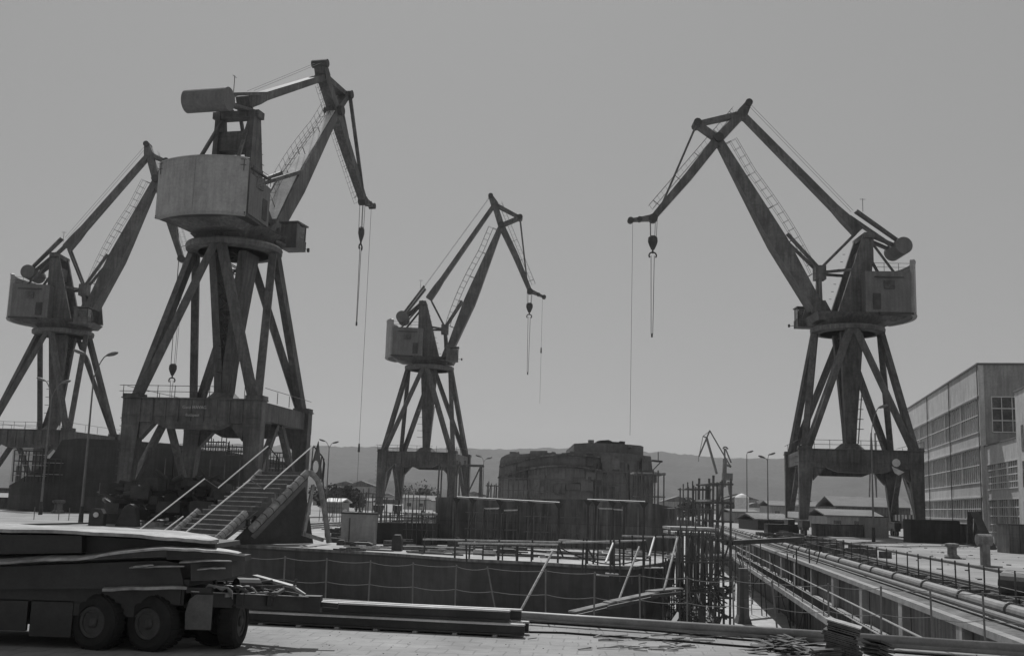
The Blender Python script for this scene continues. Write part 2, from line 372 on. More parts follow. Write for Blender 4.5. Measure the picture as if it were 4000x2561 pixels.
    m = MB().prism([Wp(inn[0][0]-.5, -l0, hz-.3), Wp(-Rr+.5, 0, hz-.3), Wp(inn[0][0]-.5, l0, hz-.3), Wp(-3, l0-.5, hz-.3), Wp(-3, -l0+.5, hz-.3)], (0, 0, .28)); m.build('house_floor', 'dark_steel', root)
    for sgn in (-1, 1):
        lt = l0-.25
        MB().box(Wp(-4.2, sgn*(l0-.22), hz+3.6), (1.4, .12, 1.1), th).build('house_window', 'glass', ms)
        MB().box(Wp(-4.2, sgn*(l0-.2), hz+4.6), (3.8, .25, .14), th).build('canopy', 'dark_steel', ms)
        MB().box(Wp(-2.6, sgn*(l0-.42), hz+1.4), (1.0, .12, 2.1), th).build('door', 'dark_steel', ms)
    m = MB()
    for l in (-l0, l0):
        for z in (.55, 1.1): m.cyl(Wp(-7.6, l*.96, zs+z), Wp(-1.6, l*.9, zs+z), .03, n=5)
        for r in (-7.4, -5.5, -3.6, -1.8): m.cyl(Wp(r, l*.93, zs), Wp(r, l*.93, zs+1.1), .035, n=5)
    for z in (.55, 1.1): m.cyl(Wp(-7.5, -l0*.93, zs+z), Wp(-7.5, l0*.93, zs+z), .03, n=5)
    m.build('roof_rail', 'rail_paint', root)
    m = MB()
    for z in (hz-.2, zr-.1):
        pts = [Wp(r*1.004, l*1.004, z) for r, l in out]; m.path(pts, .045, 4)
    m.cyl(Wp(out[10][0]*1.004, 0, hz-.2), Wp(out[10][0]*1.004, 0, zr-.1), .04, n=4)
    m.build('wall_seams', 'house_paint', hs)
    # --- pylon: two tapered legs, cross boxes, rear stays
    tp = g['towtop']; ztp = tp[1]; rt = tp[0]
    for s_ in (-1, 1):
        l = s_*1.95
        a = [Wp(-2.3, l-.3, z0+1.5), Wp(1.9, l-.3, z0+1.5), Wp(1.9, l+.3, z0+1.5), Wp(-2.3, l+.3, z0+1.5)]
        b = [Wp(rt-.75, l-.25, ztp), Wp(rt+.6, l-.25, ztp), Wp(rt+.6, l+.25, ztp), Wp(rt-.75, l+.25, ztp)]
        MB().loft([a, b]).build('pylon_leg', 'crane_steel', root)
        MB().beam(Wp(rt-.5, l*.8, ztp-1), Wp(-5.8, l*1.25, zs), .3, .3).build('rear_stay', 'crane_steel', root)
    zz = ztp-3.2
    MB().box(Wp(rt+.1, 0, zz), (1.6, 3.9, 2.0), th).build('pylon_crossbox', 'crane_steel', root)
    MB().box(Wp(rt, 0, ztp-.35), (1.3, 5.2, .7), th).build('pylon_head', 'crane_steel', root)
    m = MB(); m.beam(Wp(-.2, -1.9, z0+2), Wp(rt, 1.9, zz-1), .25, .25); m.beam(Wp(-.2, 1.9, z0+2), Wp(rt, -1.9, zz-1), .25, .25); m.build('pylon_cross_brace', 'crane_steel', root)
    m = MB(); 
    for i in range(9): m.cyl(Wp(2.0-i*.33, -2.45, z0+2.2+i*1.05), Wp(2.35-i*.33, -2.45, z0+2.2+i*1.05), .04, n=5)
    m.build('pylon_rungs', 'rail_paint', root)
    # --- counterweight lever
    cw = Vector(g['cw']); lt = Vector(g['levtop'])
    for s_ in (-1, 1):
        m = MB().beam(Wp(lt.x, s_*1.5, lt.y), Wp(cw.x, s_*1.3, cw.y+.5), .3, 1.1, .3, .8, up=v)
        m.build('lever_arm', 'crane_steel', root)
        MB().beam(Q('towtop', s_*1.1, 0, .2), Wp(cw.x+.3, s_*1.1, cw.y), .3, 1.1, .3, .7, up=v).build('lower_lever', 'crane_steel', root)
    MB().cyl(Wp(cw.x, -2.3, cw.y), Wp(cw.x, 2.3, cw.y), 1.15, 1.15, 28).build('counterweight_drum', 'house_side', root)
    m = MB(); m.cyl(Wp(lt.x-1, 1.4, lt.y), Wp(lt.x-1, 1.4, lt.y+1.8), .04, n=5); m.cyl(Wp(lt.x-1.4, 1.4, lt.y+1.7), Wp(lt.x-.6, 1.4, lt.y+1.7), .03, n=5); m.build('aerial', 'rail_paint', root)
    # --- boom
    f = Vector(g['foot']); pv = Vector(g['pivot']); ax = (pv-f); Lb = ax.length; ax.normalize(); nrm = Vector((ax.y, -ax.x))   # front-side normal
    if opts.get('foot_ext'): f = f-ax*opts['foot_ext']; Lb = (pv-f).length
    prof = [(0, .7, -.65, 1.7), (.08, .8, -.75, 1.6), (.38, 1.2, -1.1, 1.25), (.5, 1.1, -1.0, 1.1), (.97, .5, -.5, .65), (1.03, .42, -.42, .6)]
    secs = []
    for t, nf, nb, hwid in prof:
        c = f+ax*(Lb*t); a_ = c+nrm*nf; b_ = c+nrm*nb
        secs.append([Wp(a_.x, -hwid, a_.y), Wp(a_.x, hwid, a_.y), Wp(b_.x, hwid, b_.y), Wp(b_.x, -hwid, b_.y)])
    bm_ = MB().loft(secs).build('boom', 'crane_steel', root)
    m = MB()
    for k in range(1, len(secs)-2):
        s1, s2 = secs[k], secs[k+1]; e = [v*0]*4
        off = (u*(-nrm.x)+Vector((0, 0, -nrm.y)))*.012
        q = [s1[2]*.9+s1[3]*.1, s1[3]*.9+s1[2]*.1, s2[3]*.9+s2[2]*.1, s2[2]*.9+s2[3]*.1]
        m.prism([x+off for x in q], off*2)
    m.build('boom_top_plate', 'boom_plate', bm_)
    m = MB(); N_ = 16
    for lo in (-.35, .35):
        ln = []
        for i in range(N_+1):
            t = .16+.8*i/N_; c = f+ax*(Lb*t); c2 = c-nrm*(1.35+.75*math.sin(min(1, t*1.3)*3.14))
            ln.append(c2); 
        for hh in (0, .95):
            pts = [Wp(c.x-nrm.x*hh, lo, c.y-nrm.y*hh) for c in ln]; m.path(pts, .026, 4)
        for c in ln: m.cyl(Wp(c.x, lo, c.y), Wp(c.x-nrm.x*.95, lo, c.y-nrm.y*.95), .022, n=4)
        for c in ln[::4]: m.cyl(Wp(c.x, lo, c.y), Wp(c.x+nrm.x*.9, lo, c.y+nrm.y*.9), .05, n=4)
    for c in ln: m.cyl(Wp(c.x, -.35, c.y), Wp(c.x, .35, c.y), .025, n=4)
    m.build('boom_walkway', 'rail_paint', root)
    # --- jib: tail, main beam, king post, links, nose
    A = Vector(g['apex']); J = Vector(g['joint']); T = Vector(g['tip']); Kg = Vector(g['king']); Ns = Vector(g['nose'])
    def plank(names, pts, mat_='crane_steel', parent=root):
        m = MB(); ss = []
        for (pt, nrm_, h, wd) in pts:
            a_ = pt+nrm_*h; b_ = pt-nrm_*h; ss.append([Wp(a_.x, -wd, a_.y), Wp(a_.x, wd, a_.y), Wp(b_.x, wd, b_.y), Wp(b_.x, -wd, b_.y)])
        return m.loft(ss).build(names, mat_, parent)
    def nr(a, b): d = (b-a).normalized(); return Vector((d.y, -d.x))
    n1 = nr(J, T)
    plank('jib', [(J, n1, .55, .6), (pv, n1, .62, .62), (J.lerp(T, .6), n1, .58, .55), (T.lerp(J, .02), n1, .42, .45)])
    n0 = nr(A, J); plank('jib_tail', [(A, n0, .42, .7), (J, n0, .75, .7), (J+(J-A).normalized()*.6, n0, .6, .62)])
    MB().cyl(Wp(A.x, -1.0, A.y), Wp(A.x, 1.0, A.y), .5, n=12).build('tail_sheave', 'dark_steel', root)
    n2 = nr(pv, Kg); plank('king_post', [(pv, n2, .42, .6), (Kg, n2, .36, .75)])
    n3 = nr(J, Kg); plank('king_link', [(J, n3, .38, .55), (Kg, n3, .3, .5)])
    n4 = nr(Kg, T); q4 = T.lerp(J, .07)
    for s_ in (-1, 1):
        MB().beam(Wp(Kg.x, s_*.75, Kg.y), Wp(q4.x, s_*.32, q4.y), .26, .42, up=v).build('fore_stay', 'crane_steel', root)
    MB().cyl(Wp(Kg.x, -1.1, Kg.y), Wp(Kg.x, 1.1, Kg.y), .55, n=12).build('king_sheave', 'dark_steel', root)
    MB().cyl(Wp(pv.x, -1.2, pv.y), Wp(pv.x, 1.2, pv.y), .62, n=14).build('boom_head_pin', 'dark_steel', root)
    n5 = nr(T, Ns); plank('jib_nose', [(T, n5, .45, .4), (T.lerp(Ns, .5), n5, .3, .35), (Ns, n5, .22, .3)])
    m = MB().cyl(Wp(T.x, -.5, T.y-.1), Wp(T.x, .5, T.y-.1), .6, n=14); m.cyl(Wp(Ns.x, -.4, Ns.y), Wp(Ns.x, .4, Ns.y), .42, n=12)
    mid = T.lerp(Ns, .6); m.cyl(Wp(mid.x, -.4, mid.y), Wp(mid.x, .4, mid.y), .36, n=12); m.build('head_sheave', 'dark_steel', root)
    # walkway with hoops beside the jib
    m = MB(); side = n1 if (n1.dot(Kg-pv) < 0) == bool(opts.get('inner')) else -n1; q_ = 0 if opts.get('inner') else -.45
    for hh in (1.3+q_, 2.0+q_):
        pts = [J.lerp(T, t)+side*hh*(1) for t in (.0, .95)]
        for lo in (-.4, .4): m.cyl(Wp(pts[0].x, lo, pts[0].y), Wp(pts[1].x, lo, pts[1].y), .02, n=4)
    for i in range(22):
        c = J.lerp(T, .02+.93*i/21); m.cyl(Wp((c+side*(1.3+q_)).x, -.4, (c+side*(1.3+q_)).y), Wp((c+side*(2.0+q_)).x, .4, (c+side*(2.0+q_)).y), .018, n=4)
    for t in (.04, .22, .44, .66, .9):
        c = J.lerp(T, t); m.cyl(Wp(c.x, 0, c.y), Wp((c+side*(2+q_)).x, 0, (c+side*(2+q_)).y), .05, n=4)
    m.build('jib_walkway', 'rail_paint', root)
    # --- tie bar from jib tail to lever
    tb = Vector(g['tie']); n6 = nr(tb, J); plank('tie_bar', [(tb, n6, .65, .75), (tb.lerp(J, .12), n6, .6, .75), (tb.lerp(J, .2), n6, .45, .7), (J, n6, .36, .6)])
    m = MB(); m.cyl(Wp(tb.x-n6.x*-1.6, .5, tb.y-n6.y*-1.6), Wp(J.x+n6.x*1.5, .5, J.y+n6.y*1.5), .03, n=4)
    m.v = []; m.f = []
    sgn6 = -1 if n6.y > 0 else 1
    m.cyl(Wp(lt.x, .4, lt.y+.4), Wp(A.x, .4, A.y+.2), .022, n=4); m.cyl(Wp(lt.x, -.4, lt.y+.4), Wp(A.x, -.4, A.y+.2), .022, n=4)
    m.build('hoist_line', 'rope_steel', root)
    # --- luffing gear
    if 'eq' in g:
        e = Vector(g['eq']); eb = Vector(g['eqb'])
        MB().box(Wp(e.x, 0, e.y), (1.4, 1.6, 1.9), th).build('luffing_gearbox', 'crane_steel', root)
        for s_ in (-1, 1):
            MB().beam(Wp(e.x, s_*.55, e.y+.3), Wp(eb.x, s_*1.2, eb.y), .35, .42).build('luffing_rod', 'crane_steel', root)
            MB().beam(Wp(e.x-.1, s_*.5, e.y+.6), Wp(tb.x+.5, s_*.7, tb.y-.3), .28, .32).build('lever_rod', 'crane_steel', root)
            MB().beam(Wp(e.x-.3, s_*.7, e.y), Wp(-.3, s_*2.1, e.y+.2), .3, .35).build('pylon_link', 'crane_steel', root)
            MB().beam(Wp(e.x+.1, s_*.6, e.y-.6), Wp(g['foot'][0]-.5, s_*1.0, z0+1.5), .3, .6, .3, .8).build('gear_post', 'crane_steel', root)
    # boom foot bracket
    for s_ in (-1, 1):
        MB().prism([Wp(f.x-1.6, s_*2.15, z0+1.48), Wp(f.x+1.2, s_*2.15, z0+1.48), Wp(f.x+.7, s_*2.15, f.y+.7), Wp(f.x-.7, s_*2.15, f.y+.7)], v*.25*s_).build('boom_bracket', 'crane_steel', root)
    # --- driver's cabin
    cr, cl = 4.6, -4.2; cz = z0+.5
    m = MB(); m.box(Wp(cr, cl, cz+.15), (2.3, 1.9, .3), th); m.box(Wp(cr, cl, cz+2.75), (2.6, 2.2, .14), th); m.box(Wp(cr-.75, cl, cz+1.48), (.75, 1.8, 2.35), th)
    for r in (-.95, 1.1):
        for l in (-.85, .85): m.box(Wp(cr+r, cl+l, cz+1.5), (.1, .1, 2.4), th)
    m.box(Wp(cr+.35, cl, cz+.75), (1.5, 1.8, .9), th)
    cb_ = m.build('cabin', 'crane_steel', root)
    for l in (-.82, .82): MB().box(Wp(cr+.3, cl+l, cz+1.9), (1.3, .04, 1.3), th).build('cabin_window', 'glass', cb_)
    MB().box(Wp(cr+1.08, cl, cz+1.9), (.04, 1.6, 1.3), th).build('cabin_window', 'glass', cb_)
    m = MB(); m.cyl(Wp(cr+1.2, cl-.9, cz+.4), Wp(cr+1.9, cl-.9, cz+.4), .04, n=4); m.cyl(Wp(cr+1.9, cl-.9, cz+.2), Wp(cr+1.9, cl-.9, cz+.6), .15, n=6); m.cyl(Wp(cr+1.2, cl-.9, cz), Wp(cr+1.2, cl-.9, cz+1.1), .04, n=4)
    m.build('cabin_lamp', 'dark_steel', cb_)
    MB().beam(Wp(cr-1, cl+.8, cz+.2), Wp(2.5, -2.8, z0+.95), 1.6, .3).build('cabin_bracket', 'crane_steel', root)
    # --- hoisting tackle
    if 'hook' in g:
        H = Vector(g['hook']); He = Vector(g['hookend'])
        H = Vector((T.x, H.y)); m = MB()
        for dx, l in ((-.55, .2), (.45, .2), (-.35, -.2), (.3, -.2)): m.cyl(Wp(T.x+dx, l, T.y-.3), Wp(H.x+dx*.8, l, H.y+.5), .035, n=4)
        m.build('hoist_ropes', 'rope_steel', root)
        hb = MB().loft([[Wp(H.x-a, -w_, z) for a, w_ in ((0, 0),)] for z in ()] or [[Wp(H.x+r*math.cos(t)*1., r*.55*math.sin(t), H.y+z) for t in [2*math.pi*i/12 for i in range(12)]] for r, z in ((.35, .85), (.62, .6), (.66, 0), (.5, -.5), (.22, -1.1))]).build('hook_block', 'dark_steel', root)
        m = MB(); m.cyl(Wp(H.x, 0, H.y-1.1), Wp(H.x, 0, H.y-1.6), .12, n=6)
        for s_ in (-1, 1):
            pts = [Wp(H.x+s_*.5*math.sin(t), 0, H.y-1.55-.45*(1-math.cos(t))+.1) for t in [i*.45 for i in range(6)]]; m.path(pts, .11, 6)
        m.build('hook', 'dark_steel', hb)
        m = MB()
        for dx in (-.22, .22): m.cyl(Wp(H.x+dx, 0, H.y-1.9), Wp(H.x+dx*.5, 0, He.y), .04, n=4)
        m.cyl(Wp(H.x, 0, He.y+.1), Wp(H.x, 0, He.y-.4), .12, n=6); m.build('sling', 'rope_steel', hb)
    if 'whip' in g:
        Wz = g['whip'][1]; m = MB().cyl(Wp(Ns.x-.3, 0, Ns.y), Wp(Ns.x-.3, 0, Wz), .022, n=4)
        wp = m.build('whip_rope', 'rope_steel', root)
        if 'wball' in g:
            zb_ = g['wball'][1]; MB().cyl(Wp(Ns.x-.3, 0, zb_-.5), Wp(Ns.x-.3, 0, zb_+.6), .16, .1, n=8).build('whip_weight', 'dark_steel', wp)
    return root, P, Wp, g
kp2 = dict(apex=(1917, 768), joint=(1932, 799), pivot=(1958, 882), king=(2031, 851), tip=(2070, 1136), nose=(2125, 1160), foot=(1758, 1365), tie=(1675, 1168), levtop=(1660, 1123), cw=(1574, 1243), towtop=(1655, 1183), eq=(1738, 1287), eqb=(1805, 1178), hook=(2070, 1199), hookend=(2062, 1455), whip=(2100, 1575), wball=(2105, 1368))
kp4 = dict(apex=(2921, 408), joint=(2897, 447), pivot=(2804, 545), king=(2721, 486), tip=(2551, 851), nose=(2463, 861), foot=(3185, 1205), tie=(3352, 908), levtop=(3329, 836), cw=(3508, 973), towtop=(3372, 925), eq=(3201, 1067), eqb=(3066, 921), hook=(2539, 944), hookend=(2533, 1305), whip=(2480, 1700))
kp3 = dict(apex=(577, 568), joint=(584, 604), pivot=(613, 703), king=(655, 635), tip=(709, 1009), nose=(740, 1020), foot=(360, 1205), tie=(262, 970), levtop=(257, 939), cw=(130, 1071), towtop=(234, 999), eq=(330, 1134), eqb=(431, 999), hook=(668, 1440), hookend=(662, 1560))
kp1 = dict(apex=(1251, 249), joint=(1262, 301), pivot=(1306, 434), king=(1345, 371), tip=(1418, 782), nose=(1454, 805), foot=(1075, 829), tie=(1020, 440), levtop=(985, 425), cw=(812, 418), towtop=(985, 478), eq=(1040, 660), eqb=(1130, 640), hook=(1412, 912), hookend=(1393, 1260), whip=(1370, 1890), wball=(1372, 1745))
r1, P1, W1, g1 = crane('portal_crane', 'nearest grey portal crane with broad curved counterweight wall turned towards the yard', 917, 960, 110, 75.5, kp1, D(917, 960, 110).z, D(760, 1556, 102).z, dict(hw=5.9, foot_ext=4.5, inner=1, hs=4.0, hr=5.4, ha=34.5, Rr=8.6, hl=6.9, rz=dict(tie=(-.4, 43.2), levtop=(1.0, 44.6), cw=(-7.2, 40.9), towtop=(-1.1, 41.8), eq=(3.4, 35.2), eqb=(11.5, 39.3))))
r4, P4, W4, g4 = crane('portal_crane', 'dark portal crane on the right with boom reaching left, beside the long factory', 3310, 1280, 145, 180, kp4, D(3310, 1280, 145).z, D(3350, 1758, 137).z, dict(sill='white_paint', stripes=True))
r2, P2, W2, g2 = crane('portal_crane', 'small distant portal crane in the middle, boom pointing right above the hills', 1678, 1427, 215, 0, kp2, D(1678, 1430, 215).z, D(1620, 1765, 207).z, dict())
r3, P3, W3, g3 = crane('portal_crane', 'portal crane at the left edge, partly hidden behind the nearest crane', 248, 1292, 180, 0, kp3, D(248, 1292, 180).z, D(180, 1680, 172).z, dict())
# maker's lettering on the nearest crane's front beam
def lettering(txt, h, pos, name, parent, m='white_paint', rz=0.):
    cu = bpy.data.curves.new(name, 'FONT'); cu.body = txt; cu.size = h; cu.extrude = .01; cu.offset = .012*h
    t = bpy.data.objects.new('tmp', cu); COL.objects.link(t); bpy.context.view_layer.update()
    me = bpy.data.meshes.new_from_object(t.evaluated_get(bpy.context.evaluated_depsgraph_get())); bpy.data.objects.remove(t)
    o = bpy.data.objects.new(name, me); COL.objects.link(o); me.materials.append(MATS[m]); me.name = name
    if parent: o.parent = parent; pos = Vector(pos)-origin_of(parent)
    o.location = pos; o.rotation_euler = (R_(90), 0, rz); return o
lettering('Ganz MAVAG', .40, D(712, 1594, 101.2), 'lettering', r1, 'light_plate', -DA)
lettering('Budapest', .36, D(724, 1624, 101.2), 'lettering', r1, 'light_plate', -DA)
# white floodlight and hanging sheet on the right crane
m = MB(); c = P4(4.1, -8.4, D(3490, 1808, 137).z); m.cyl(c-dd*.25, c+dd*.15, .5, .35, 12); fl_ = m.build('floodlight', 'white_paint', r4)
m = MB().prism([P4(3.6, -8.36, c.z-.4), P4(5.1, -8.36, c.z-1.1), P4(4.4, -8.36, c.z-1.5), P4(3.9, -8.36, c.z-1.2)], dd*.06); m.build('torn_sheet', 'white_paint', r4)
# ------------------------------------------------------------ crane rails
for i, (a, b0_, b1_, lab) in enumerate([(-5.9-.35, 0, 0, ''),]): pass
def rail(root, hw, lab1, lab2, grp, b0, b1):
    o = root.location; a0 = o.dot(dn)
    for s, lab in ((-1, lab1), (1, lab2)):
        a = a0+s*(hw+.35); m = MB(); m.prism(flat([K(a-.06, b0), K(a+.06, b0), K(a+.06, b1), K(a-.06, b1)], .004), (0, 0, .13))
        m.build('crane_rail', 'dark_steel', label=lab, cat='rail', group=grp)
rail(r4, 6.6, 'steel crane rail along the right quay, the one nearer the dock', 'steel crane rail along the right quay, nearer the factory', 'right quay crane rails', 25, 290)
rail(r1, 5.9, 'far left crane rail under the nearest crane', 'crane rail under the nearest crane, on the dock side', 'left quay crane rails', 60, 290)
# ------------------------------------------------------------ kerb pipe and wire railing
def kpt(px, py_off=0, z=.1):
    y = 2349+(px-1149)*(2536-2349)/(4000-1149); return G(px, y+py_off, z)
zc = .22
pA, pB = kpt(560, -8, zc), kpt(4300, -6, zc)
MB().cyl(pA, pB, .09, n=12).build('kerb_pipe', 'kerb_pipe', label='thick pale pipe lying along the edge of the dock head', cat='pipe', smooth=True)
posts = [(1114, 2195, 0), (1279, 2200, 0), (1446, 2210, 0), (1618, 2222, .0), (1783, 2225, .0), (1945, 2235, -.25), (2137, 2250, 0), (2325, 2258, 0), (2505, 2265, 0), (2688, 2275, 0), (2870, 2290, 0), (3040, 2300, -.1), (3240, 2310, 0), (3443, 2320, 0), (3643, 2335, 0), (3848, 2345, 0), (4060, 2360, 0)]
rt = thing('wire_railing', 'thin post and wire railing along the dock head', 'railing', kpt(2300, 0, .1))
tops = []; mids = []
for px, tp, ln in posts:
    b = kpt(px, -2, .1); b = b+kn*-.12; hgt = 1.16
    t = b+Vector((ln+rnd.uniform(-.03, .03), 0, hgt)); tops.append(b+Vector((ln*.9, 0, 1.12))); mids.append(b+Vector((ln*.45, 0, .56)))
    MB().cyl(b, t, .022, n=6).build('post', 'lamp_metal', rt)
    MB().path([b, b+kn*-.28+kd*.06+Vector((0, 0, -.07))], .02, 5).build('foot_stay', 'dark_steel', rt)
for nm, L_ in (('top_wire', tops), ('middle_wire', mids)):
    pts = []
    L2 = [L_[0]-kd*1.4]+L_+[L_[-1]+kd*1.2]
    for a, b in zip(L2[:-1], L2[1:]):
        sg = rnd.uniform(.03, .07)
        for k in range(6): t = k/6; q = a.lerp(b, t); q.z -= sg*4*t*(1-t); pts.append(q)
    MB().path(pts, .008, 4).build(nm, 'lamp_metal', rt)
# hoses on the apron
for nm, pp, lab in (('hose', [(1960, 2422), (2250, 2440), (2600, 2465), (2850, 2492), (3150, 2515), (3500, 2545), (3900, 2575)], 'black hose on the concrete running close to the pale pipe'),
                    ('hose', [(1950, 2462), (2200, 2470), (2450, 2488), (2700, 2505), (2880, 2520), (3100, 2540), (3300, 2556)], 'black hose on the apron running nearer the camera')):
    pts = [G(x, y, .035) for x, y in pp]; sm = []
    for a, b in zip(pts[:-1], pts[1:]):
        for k in range(4): sm.append(a.lerp(b, k/4)+Vector((rnd.uniform(-.02, .02), rnd.uniform(-.03, .03), 0)))
    MB().path(sm+[pts[-1]], .025, 6).build(nm, 'rubber', label=lab, cat='hose', group='hoses on the apron')
# ------------------------------------------------------------ steel beams lying on the apron
def ibeam(p, q, h, wd, lab):
    p, q = Vector(p), Vector(q); m = MB(); t = .035
    up = Vector((0, 0, 1))
    m.beam(p+up*t/2, q+up*t/2, wd, t)
    m.beam(p+up*h/2, q+up*h/2, .03, h-2*t-.002)
    o = m.build('steel_beam', 'dark_steel', label=lab, cat='beam', group='steel beams stacked in front of the dock')
    MB().beam(p+up*(h-t/2-.001), q+up*(h-t/2-.001), wd, t).build('top_flange', 'flange_sunlit', o); return o  # top flange coloured lighter than the web to imitate sunlight on it
def gp(px, py, z=0): return G(px, py, z)
bd = (gp(2040, 2492)-gp(1000, 2440)).normalized()
b1s = gp(940, 2436); b1e = gp(2048, 2492)
off = Vector((-bd.y, bd.x, 0))
spots = [(0, .0, 0.0, 'lowest front steel beam of the stack beside the trailer'), (.32, .0, -.1, 'bottom steel beam behind the front one'), (.62, .0, .0, 'bottom steel beam at the back of the stack'),
         (.17, .26, -.35, 'upper front steel beam of the stack, shorter at its right end'), (.5, .26, -.15, 'upper steel beam nearest the pale pipe')]
for o_, z_, e_, lab in spots:
    s0 = b1s+off*o_+Vector((0, 0, .055+z_)); e0 = b1e+off*o_+bd*e_+Vector((0, 0, .055+z_)); ibeam(s0, e0, .24, .2, lab)
for i in range(7):
    c = b1s.lerp(b1e, (i+.6)/7.3)+off*.3; MB().beam(c-off*.5+Vector((0, 0, .03)), c+off*.55+Vector((0, 0, .03)), .09, .055).build('timber_bearer', 'timber', label='short timber bearer under the stacked steel beams', cat='bearer', group='bearers under the beams')
# ------------------------------------------------------------ trailer with steel load
TO = G(560, 2548)                                           # ground point under the near wheels
ty = TO.y
tx = lambda px: D(px, 2440, ty).x
tr = thing('flatbed_trailer', 'dark multi-axle flatbed trailer with tow bar, piled with bent steel plates', 'trailer', (TO.x, ty+1.4, 0))
def wheel(cx, cy, parent, rz=R_(-20), dual=True, R=.5):
    M = Matrix.Rotation(rz, 3, 'Z'); ax_ = M @ Vector((0, -1, 0)); c = Vector((cx, cy, R))
    prof = [(.0, .28), (.06, R-.06), (.12, R), (.3, R), (.36, R-.06), (.42, .28)]
    def ringm(r, d, n=28): 
        xx = ax_.cross(Vector((0, 0, 1))); return [c-ax_*d+(xx*math.cos(2*math.pi*i/n)+Vector((0, 0, 1))*math.sin(2*math.pi*i/n))*r for i in range(n)]
    m = MB(); m.loft([ringm(r, d) for d, r in [(.05, .27), (0., .30), (0., R-.09), (.04, R-.02), (.1, R), (.26, R), (.32, R-.03), (.34, .3)]])
    for i in range(28):
        a = 2*math.pi*i/28; xx = ax_.cross(Vector((0, 0, 1))); rd = xx*math.cos(a)+Vector((0, 0, 1))*math.sin(a)
        m.beam(c-ax_*.06+rd*(R+.004), c-ax_*.3+rd*(R+.004), .05, .02, up=rd)
    w_ = m.build('tyre', 'rubber', parent, smooth=False)
    m = MB(); m.loft([ringm(.29, .045, 24), ringm(.27, .02, 24), ringm(.22, .03, 24), ringm(.2, .12, 24), ringm(.1, .14, 24), ringm(.1, .02, 24), ringm(.06, -.01, 24)])
    rm = m.build('rim', 'rim', w_)
    m = MB()
    for i in range(8):
        a = 2*math.pi*i/8; xx = ax_.cross(Vector((0, 0, 1))); q = c+(xx*math.cos(a)+Vector((0, 0, 1))*math.sin(a))*.155-ax_*.11; m.cyl(q, q+ax_*.04, .018, n=6)
    m.build('wheel_nuts', 'rim', w_)
for px in (355, 572): wheel(tx(px), ty, tr); 
for px in (355, 572): wheel(tx(px), ty+.42, tr)
for px in (355, 572, 142): wheel(tx(px), ty+2.2, tr)

wheel(tx(775)+.1, ty+1.1, tr, R_(38)); wheel(tx(900), ty+.9, tr, R_(86))
m = MB(); m.box((tx(80), ty+1.2, .98), (5.6, 2.3, .26)); m.box((tx(80), ty+.15, 1.0), (5.7, .14, .34)); m.box((tx(80), ty+2.3, 1.0), (5.7, .14, .34))
for px in (355, 572, -240): m.box((tx(px), ty+1.1, .55), (.22, 2.2, .22)); m.box((tx(px)-.4, ty+.35, .75), (.5, .5, .3))
m.box((tx(-20), ty+1.9, .7), (5.2, .1, .5)); m.box((tx(100), ty+1.1, .62), (5.0, .3, .5))
m.box((tx(-60)-1.1, ty+.12, .68), (3.6, .08, .75)); m.box((tx(190), ty+.12, .62), (.75, .08, .8)); m.box((tx(-20), ty+2.52, .62), (7.2, .06, .95))  # added skirts: near ones darken the underside, far one blocks sun below the deck
m.build('chassis', 'trailer_paint', tr)
m = MB(); m.prism([(tx(-600), ty-.05, 1.2), (tx(730), ty-.05, 1.2), (tx(730), ty+2.6, 1.2), (tx(-600), ty+2.6, 1.2)], (0, 0, .1)); m.build('deck', 'trailer_paint', tr)
# curved mudguard near the front axle and tow bar
m = MB(); c0 = Vector((tx(775), ty+.0, 0)); n_ = 7
outl = [(-.24, .42), (-.26, .7), (-.2, .95), (-.08, 1.04), (.22, 1.04), (.22, .42)]
m.prism([(c0.x+a, c0.y, z) for a, z in outl], (0, .05, 0)); m.prism([(c0.x-.26, c0.y+.052, .42), (c0.x-.26, c0.y+.052, .72), (c0.x-.2, c0.y+.052, .95), (c0.x-.17, c0.y+.052, .95), (c0.x-.23, c0.y+.052, .7), (c0.x-.23, c0.y+.052, .42)], (0, .6, 0)); m.build('mudguard', 'fender', tr, bevel=.015)
m = MB(); zb_ = .93
e_ = Vector((tx(1148), ty+1.5, .80))
for yy in (.1, 2.4): m.beam((tx(735), ty+yy, zb_+.02), e_, .12, .26)
m.beam((tx(905), ty+.45, zb_), (tx(905), ty+2.1, zb_), .12, .2); m.beam((tx(1010), ty+.85, zb_-.04), (tx(1010), ty+2.0, zb_-.04), .1, .18); m.box(e_+Vector((.05, 0, 0)), (.35, .3, .3)); m.cyl(e_+Vector((.2, 0, 0)), e_+Vector((.55, 0, -.02)), .06, n=8)
tb_ = m.build('tow_bar', 'trailer_paint', tr)
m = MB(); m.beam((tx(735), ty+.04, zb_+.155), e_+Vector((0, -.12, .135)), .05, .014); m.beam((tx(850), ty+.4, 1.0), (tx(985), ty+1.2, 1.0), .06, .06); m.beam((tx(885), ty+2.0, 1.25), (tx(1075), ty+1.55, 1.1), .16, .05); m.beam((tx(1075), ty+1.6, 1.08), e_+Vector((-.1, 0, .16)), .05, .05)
m.build('pale_strips', 'light_plate', tb_)  # pale strip along the near bar's top and a few pale loose bars
m = MB()
for i in range(3):
    cx = tx(840+i*38); m.path([Vector((cx+.18*math.cos(t), ty+.8, .98+.16*math.sin(t))) for t in [k*.35 for k in range(10)]], .02, 5)
m.build('brake_hoses', 'kerb_pipe', tb_)
m = MB(); m.cyl((tx(860), ty+1.0, 1.12), (tx(935), ty+1.3, 1.1), .16, n=12); m.box((tx(760), ty+.5, 1.1), (.45, .8, .1)); m.build('brake_tank', 'dark_steel', tr)
r14 = random.Random(8); m = MB()
